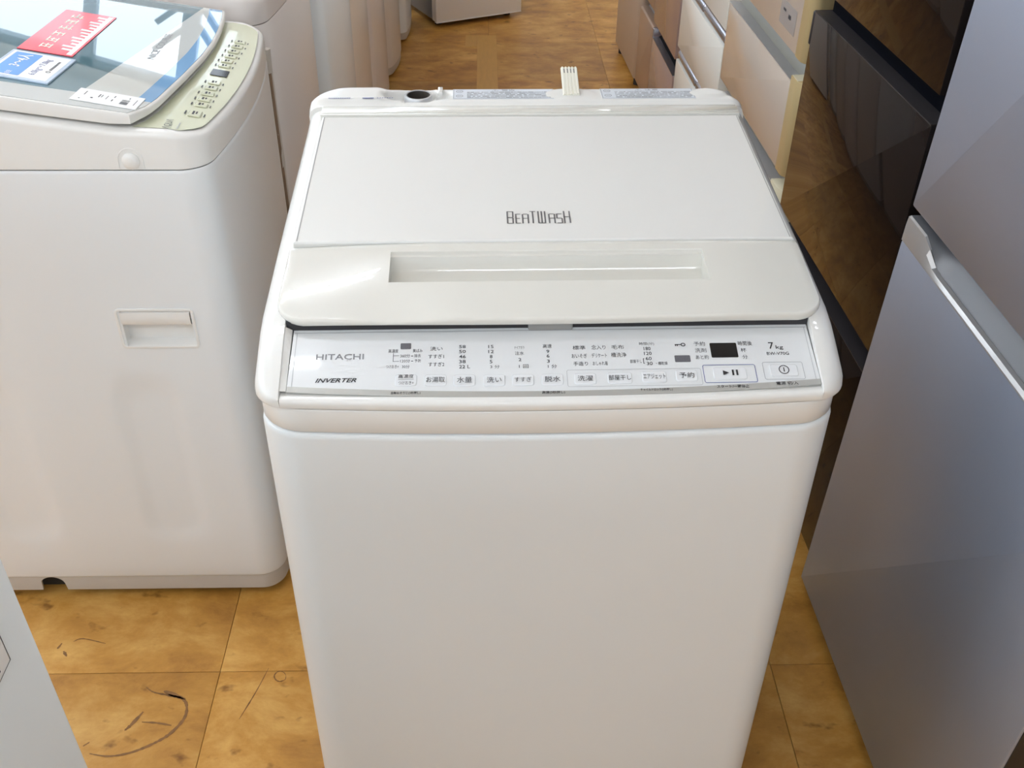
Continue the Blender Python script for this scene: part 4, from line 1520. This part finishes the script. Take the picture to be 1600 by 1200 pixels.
nput(MB().loft([[(p[0], p[1], z) for p in NP(d)] for d, z in ((0.004, 0.012), (0.003, 0.014), (0.003, 0.05))]), 'skirt', M['aqua_skirt'])
for fx in (-0.86, -0.46):
    for fy in (0.09, 0.49):
        nput(MB().cyl((fx, fy), 0.022, 0.022, 0, 0.0125, 14), 'foot', M['rubber'])
nput(MB().loft([[(p[0], p[1], z) for p in NP(d)] for d, z in ((0.002, 0.05), (0, 0.052), (0, 0.4), (0, 0.838), (0.0015, 0.84))]), 'body', M['enamel'])
nput(MB().loft([[(p[0], p[1], z) for p in NP(d)] for d, z in ((0.003, 0.8405), (0.0, 0.843), (0, 0.90), (0.004, 0.908), (0.012, 0.912))]), 'top_cover', M['plastic'])
nput(MB().rbox(-0.90, -0.50, 0.055, 0.53, 0.911, 0.93, 0.006), 'lid', M['lid_panel'])
nput(MB().rbox(-0.49, -0.40, 0.06, 0.525, 0.911, 0.915, 0.002), 'control_panel', M['panel_face'])
NF = Face((-0.3588, 0.4934, 0.7654), (0, 1, 0), (0, 0, 1))
hexo = [(-0.11, 0.0), (0.0, 0.0), (0.0, 0.085), (-0.11, 0.085)]
mb = MB()
NF.plate(mb, hexo, 0.0001, 0.0006, 0.0002)
st = nput(mb, 'sticker', M['paper'], smooth=0)
mb = MB()
NF.ring(mb, inset(hexo, 0.0006), 0.0008, 0.0008)
for q in range(5):
    NF.rect(mb, -0.019 - q * 0.016, 0.013, 0.010, 0.003, 0.0008)
    NF.rect(mb, -0.020 - q * 0.016, 0.007, 0.008, 0.002, 0.0008)
    NF.rect(mb, -0.019 - q * 0.016, 0.030, 0.012, 0.004, 0.0008)
nput(mb, 'sticker_print', M['ink'], st, smooth=0)


# ------------------------------------------------------------------ the right row of fridges
def fridge(x, y, k, label, lean=0.0):
    return empty('refrigerator', (x, y, 0), label, 'refrigerator', (0, lean, math.atan(-k)))


def slabX(mb, x0, x1, y0, y1, z0, z1, r=0.003, seg=2):
    """door slab: rounded edges towards the aisle (-x)"""
    o = rrect(y0, y1, z0, z1, max(r, 0.001), 3)
    rings = [[(x1, p[0], p[1]) for p in o]]
    for t in [math.pi / 2 * (1 - q / seg) for q in range(seg + 1)]:
        rings.append([(x0 + r * (1 - math.cos(t)), p[0], p[1]) for p in inset(o, r * (1 - math.sin(t)))])
    rings = [r_[::-1] for r_ in rings]
    return mb.loft(rings)


def feet(root, pts, z, r=0.02):
    for px, py in pts:
        MB().cyl((px, py), r, r, 0.0, z, 14).obj('foot', M['rubber'], root)


# grey fridge beside the washing machine
g = fridge(0.559, 1.24, -0.03, 'grey metallic two-door refrigerator at the right edge with a long recessed silver grip', math.atan(0.0275))
slabX(MB(), 0.0, 0.055, -0.585, 0.0, 0.764, 1.52, 0.004).obj('upper_door', M['steel'], g)
slabX(MB(), 0.0, 0.055, -0.585, 0.0, 0.030, 0.7115, 0.0025).obj('lower_door', M['steel'], g)
for z0, z1 in ((0.767, 1.517), (0.032, 0.709)):
    MB().box(0.003, 0.0545, -0.5865, -0.5845, z0, z1).obj('door_side', M['fridge_black'], g, smooth=0)
MB().box(0.06, 0.60, -0.585, -0.001, 0.035, 1.53).obj('cabinet', M['fridge_black'], g, smooth=0)
MB().box(0.045, 0.0605, -0.575, -0.01, 0.04, 1.51).obj('door_seal', M['rubber'], g, smooth=0)
feet(g, ((0.10, -0.07), (0.10, -0.52), (0.54, -0.07), (0.54, -0.52)), 0.036)
# grip: end block, then a thin bright edge with the scooped grey channel behind it
ys_ = [0.0, -0.004, -0.045, -0.058, -0.075, -0.095, -0.115, -0.14, -0.30, -0.44, -0.47, -0.49, -0.51, -0.527, -0.54, -0.581, -0.585]


def grip_t(y):
    return sstep(-0.055, -0.115, y) * (1 - sstep(-0.47, -0.53, y)) if y < 0 else 0.0


def sst(a, b, x):
    return sstep(min(a, b), max(a, b), x) if a < b else 1 - sstep(b, a, x)


rows = []
for y in ys_:
    t = sst(-0.055, -0.105, y) * sst(-0.53, -0.48, y)
    # block section: flush face, then flat top. channel section: low edge, ledge, scooped back
    blk = [(0.0, 0.7118), (0.0, 0.716), (0.0, 0.735), (0.001, 0.7475), (0.004, 0.7490), (0.018, 0.7492), (0.040, 0.7492), (0.055, 0.7492)]
    chn = [(0.0, 0.7118), (0.0002, 0.7138), (0.0035, 0.7178), (0.0100, 0.7182), (0.0125, 0.7135), (0.020, 0.722), (0.034, 0.745), (0.055, 0.7600)]
    rows.append([(lerp(a[0], b[0], t), y, lerp(a[1], b[1], t)) for a, b in zip(blk, chn)])
lead = MB().grid([r_[:5] for r_ in rows], flip=False)
grip = lead.obj('grip_edge', M['steel_trim'], g, smooth=30)
MB().grid([r_[4:] for r_ in rows], flip=False).obj('grip_channel', M['steel_grip'], grip, smooth=50)
mb = MB()
for y in (0.0, -0.585):
    blk = rows[0] if y == 0 else rows[-1]
    mb.add([(p[0], y, p[2]) for p in blk] + [(0.055, y, 0.7118)], [tuple(range(9)) if y < 0 else tuple(reversed(range(9)))])
mb.obj('grip_end', M['steel_trim'], grip, smooth=0)

# dark glass fridge
d = fridge(0.59, 1.40, -0.04, 'black-brown glass refrigerator with dark grip bands between its drawers, mirroring the floor')
Y0, Y1 = -0.123, 0.388
for nm_, z0, z1 in (('drawer', 0.022, 0.449), ('drawer', 0.489, 0.8625), ('door', 0.9035, 1.76)):
    o = slabX(MB(), 0.0, 0.03, Y0, Y1, z0, z1, 0.0012).obj(nm_, M['dark_glass'], d, smooth=30)
    if nm_ == 'drawer':
        mb = MB().box(-0.0004, 0.029, Y0 + 0.002, Y1 - 0.002, z1 - 0.0005, z1 + 0.0012)
        e_ = mb.obj('drawer_rim', M['dark_cap'], o, smooth=0)
        # scooped grip behind the top edge
        z2 = z1 + (0.039 if z1 < 0.5 else 0.040)
        rows = [[(px, y, pz) for px, pz in ((0.0015, z1 + 0.001), (0.006, z1 - 0.010), (0.02, z1 - 0.016), (0.036, z1 - 0.008), (0.040, z2))] for y in (Y0 + 0.002, Y0 + 0.02, Y1 - 0.02, Y1 - 0.002)]
        MB().grid(rows, flip=False).obj('grip_band', M['dark_grip'], o, smooth=50)
        slabX(MB(), -0.0008, 0.04, Y1 + 0.0005, Y1 + 0.010, z1 - 0.06, z1, 0.004, 3).obj('end_cap', M['dark_cap'], o)
MB().box(0.041, 0.62, Y0, Y1, 0.03, 1.77).obj('cabinet', M['fridge_black'], d, smooth=0)
MB().box(0.029, 0.0415, Y0 + 0.004, Y1 - 0.004, 0.04, 1.75).obj('door_seal', M['dark_grip'], d, smooth=0)
feet(d, ((0.08, Y0 + 0.06), (0.08, Y1 - 0.06), (0.56, Y0 + 0.06), (0.56, Y1 - 0.06)), 0.031)

# champagne mirror fridge
gd = fridge(0.585, 1.85, -0.03, 'beige mirror-glass refrigerator with champagne gold corner posts behind the dark glass one')
Y0, Y1 = -0.012, 0.555


def post(z0, z1, name, m, y0=-0.014, y1=0.036, r=0.02, parent=None, x0=-0.002):
    o = rrect(x0, 0.06, y0, y1, 0.004, 4)
    # strongly rounded outer corner
    o = []
    for cx, cy, a0, rr in ((x0 + r, y0 + r, math.pi, r), (0.06, y0, None, 0), (0.06, y1, None, 0), (x0 + 0.002, y1 - 0.002, 0.5 * math.pi, 0.002)):
        if a0 is None:
            o.append((cx, cy))
        else:
            for q in range(8):
                a = a0 + math.pi / 2 * q / 7
                o.append((cx + rr * math.cos(a), cy + rr * math.sin(a)))
    return MB().slab(o, z0, z1, 0.0015, 2).obj(name, m, parent or gd, smooth=40)


for nm_, z0, z1 in (('drawer', 0.05, 0.488), ('drawer', 0.524, 0.703), ('door', 0.7505, 1.70)):
    o = slabX(MB(), 0.0, 0.05, 0.037, Y1, z0, z1, 0.0012).obj(nm_, M['gold_mirror'], gd, smooth=30)
    if nm_ == 'drawer':
        MB().box(-0.0006, 0.045, 0.038, Y1 - 0.001, z1 - 0.0004, z1 + 0.0014).obj('drawer_rim', M['steel_trim'], o, smooth=0)
        z2 = z1 + (0.0355 if z1 < 0.5 else 0.047)
        rows = [[(px, y, pz) for px, pz in ((0.004, z1 + 0.0012), (0.012, z1 - 0.003), (0.03, z1 + 0.004), (0.043, z1 + 0.02), (0.049, z2))] for y in (0.037, 0.06, 0.44, Y1)]
        MB().grid(rows, flip=False).obj('grip_band', M['gold_recess'], o, smooth=50)
    p_ = post(z0, z1 + (0.012 if z1 < 1 else 0), 'corner_post', M['gold'], parent=o) if z1 > 0.5 else post(z0, z1 + 0.014, 'corner_post', M['gold_lit'], y0=-0.034, y1=0.036, r=0.034, parent=o, x0=-0.006)  # lowest post is painted in the top-lit gold
    if z1 > 0.5:
        MB().box(0.0, 0.03, 0.0, 0.034, z1 + 0.0118, z1 + 0.0128).obj('lit_post_top', M['gold_lit'], o, smooth=0) if z1 < 1 else None  # thin sheet painting the light on the post top
MB().box(0.0505, 0.62, Y0, Y1, 0.04, 1.71).obj('cabinet', M['gold'], gd, smooth=0)
feet(gd, ((0.09, 0.06), (0.09, 0.5), (0.56, 0.06), (0.56, 0.5)), 0.051)
SF = Face((-0.0004, 0.118, 0.80), (0, -1, 0), (0, 0, 1))
mb = MB()
SF.plate(mb, rrect(-0.052, 0.052, -0.024, 0.022, 0.002, 2), 0.0, 0.0004, 0.0002)
stk = mb.obj('sticker', mat('grey_film_sticker', srgb(176, 168, 164), rough=0.1, coat=0.5), gd, smooth=0)
mb = MB()
SF.rect(mb, -0.024, 0.006, 0.018, 0.005, 0.0006)
SF.rect(mb, 0.012, 0.001, 0.016, 0.008, 0.0006)
mb.obj('sticker_print', M['ink'], stk, smooth=0)

# cream white glass fridge with silver bars
wf = fridge(0.575, 2.50, -0.03, 'cream white glass refrigerator with silver grip bars, next beyond the beige mirror one')
Y0, Y1 = -0.053, 0.455
for nm_, z0, z1 in (('drawer', 0.05, 0.383), ('drawer', 0.421, 0.583), ('door', 0.621, 1.72)):
    o = slabX(MB(), 0.0, 0.045, Y0, Y1, z0, z1, 0.0015).obj(nm_, M['cream_glass'], wf, smooth=30)
    if nm_ == 'drawer':
        for ya, yb in ((Y0, 0.20), (0.203, Y1)):
            slabX(MB(), 0.002, 0.046, ya, yb, z1 + 0.0005, z1 + 0.0295, 0.011, 4).obj('grip_bar', M['chrome'], o)
        MB().box(0.0455, 0.0505, Y0 + 0.002, Y1 - 0.002, z1, z1 + 0.037).obj('grip_gap', M['dark_cap'], o, smooth=0)
MB().box(0.0508, 0.60, Y0, Y1, 0.04, 1.73).obj('cabinet', M['white_fridge'], wf, smooth=0)
feet(wf, ((0.09, 0.0), (0.09, 0.40), (0.54, 0.0), (0.54, 0.40)), 0.041)

# pinkish brown fridge
pf = fridge(0.57, 3.10, -0.03, 'pinkish brown glass refrigerator with a black grip slot, beyond the cream white one')
Y0, Y1 = -0.062, 0.315
for nm_, z0, z1 in (('drawer', 0.05, 0.299), ('door', 0.352, 1.70)):
    o = slabX(MB(), 0.0, 0.045, Y0, Y1, z0, z1, 0.0015).obj(nm_, M['pink_glass'], pf, smooth=30)
    if nm_ == 'drawer':
        MB().box(-0.0005, 0.04, Y0 + 0.001, Y1 - 0.001, z1 - 0.0003, z1 + 0.0018).obj('drawer_rim', M['chrome'], o, smooth=0)
        rows = [[(px, y, pz) for px, pz in ((0.004, z1 + 0.0015), (0.015, z1 - 0.004), (0.034, z1 + 0.010), (0.044, z1 + 0.052))] for y in (Y0 + 0.002, Y1 - 0.002)]
        MB().grid(rows, flip=False).obj('grip_slot', M['dark_grip'], o, smooth=50)
MB().box(0.0455, 0.60, Y0, Y1, 0.04, 1.71).obj('cabinet', M['fridge_side'], pf, smooth=0)
feet(pf, ((0.09, 0.0), (0.09, 0.25), (0.54, 0.0), (0.54, 0.25)), 0.041)

# tan fridge
tf = fridge(0.565, 3.50, -0.04, 'tan metal refrigerator with a silver edge, between the pinkish and the far beige one')
Y0, Y1 = -0.052, 0.215
for nm_, z0, z1 in (('drawer', 0.045, 0.318), ('door', 0.365, 1.60)):
    o = slabX(MB(), 0.0, 0.045, Y0 + 0.014, Y1, z0, z1, 0.008, 3).obj(nm_, M['tan_metal'], tf, smooth=40)
    slabX(MB(), 0.001, 0.045, Y0, Y0 + 0.0135, z0, z1, 0.004, 2).obj('edge_trim', M['chrome'], o)
    if nm_ == 'drawer':
        rows = [[(px, y, pz) for px, pz in ((0.004, z1 + 0.0005), (0.012, z1 - 0.012), (0.03, z1 - 0.002), (0.044, z1 + 0.046))] for y in (Y0 + 0.002, Y1 - 0.002)]
        MB().grid(rows, flip=False).obj('grip_slot', M['steel_grip'], o, smooth=50)
MB().box(0.0455, 0.58, Y0, Y1, 0.04, 1.61).obj('cabinet', M['fridge_side'], tf, smooth=0)
feet(tf, ((0.09, 0.0), (0.09, 0.16), (0.5, 0.0), (0.5, 0.16)), 0.041)

# beige fridge at the far end
bf = fridge(0.557, 3.84, -0.05, 'beige refrigerator with rounded doors on a black foot, last of the right row')
Y0, Y1 = -0.095, 0.365
for nm_, z0, z1 in (('drawer', 0.034, 0.56), ('door', 0.575, 1.60)):
    o = rrect(-0.004, 0.05, Y0, Y1, 0.022, 6)
    MB().slab(o, z0, z1, 0.003, 2).obj(nm_, M['beige_door'], bf, smooth=40)
MB().box(0.0505, 0.58, Y0, Y1, 0.03, 1.61).obj('cabinet', M['beige_door'], bf, smooth=0)
feet(bf, ((0.022, -0.05), (0.022, 0.31), (0.5, -0.05), (0.5, 0.31)), 0.036, 0.017)

# small white fridge standing across the aisle at the far end
sf = empty('refrigerator', (-0.213, 4.451, 0), 'small white refrigerator standing askew across the far end of the aisle', 'refrigerator', (0, 0, math.radians(25.8)))
MB().rbox(0.0, 0.415, 0.0, 0.045, 0.028, 0.86, 0.003, 2, 0.004).obj('door', M['white_fridge'], sf)
MB().rbox(0.0, 0.415, 0.052, 0.47, 0.030, 0.87, 0.003, 2, 0.006).obj('cabinet', M['grey_cabinet'], sf)
MB().box(0.012, 0.403, 0.044, 0.053, 0.04, 0.85).obj('door_seal', M['rubber'], sf, smooth=0)
MB().rbox(0.001, 0.414, -0.001, 0.02, 0.024, 0.0285, 0.001).obj('door_sill', M['paper'], sf)
MB().rbox(0.38, 0.40, -0.022, 0.001, 0.45, 0.65, 0.004).obj('handle', M['white_fridge'], sf)
feet(sf, ((0.04, 0.07), (0.375, 0.07), (0.04, 0.43), (0.375, 0.43)), 0.031, 0.016)
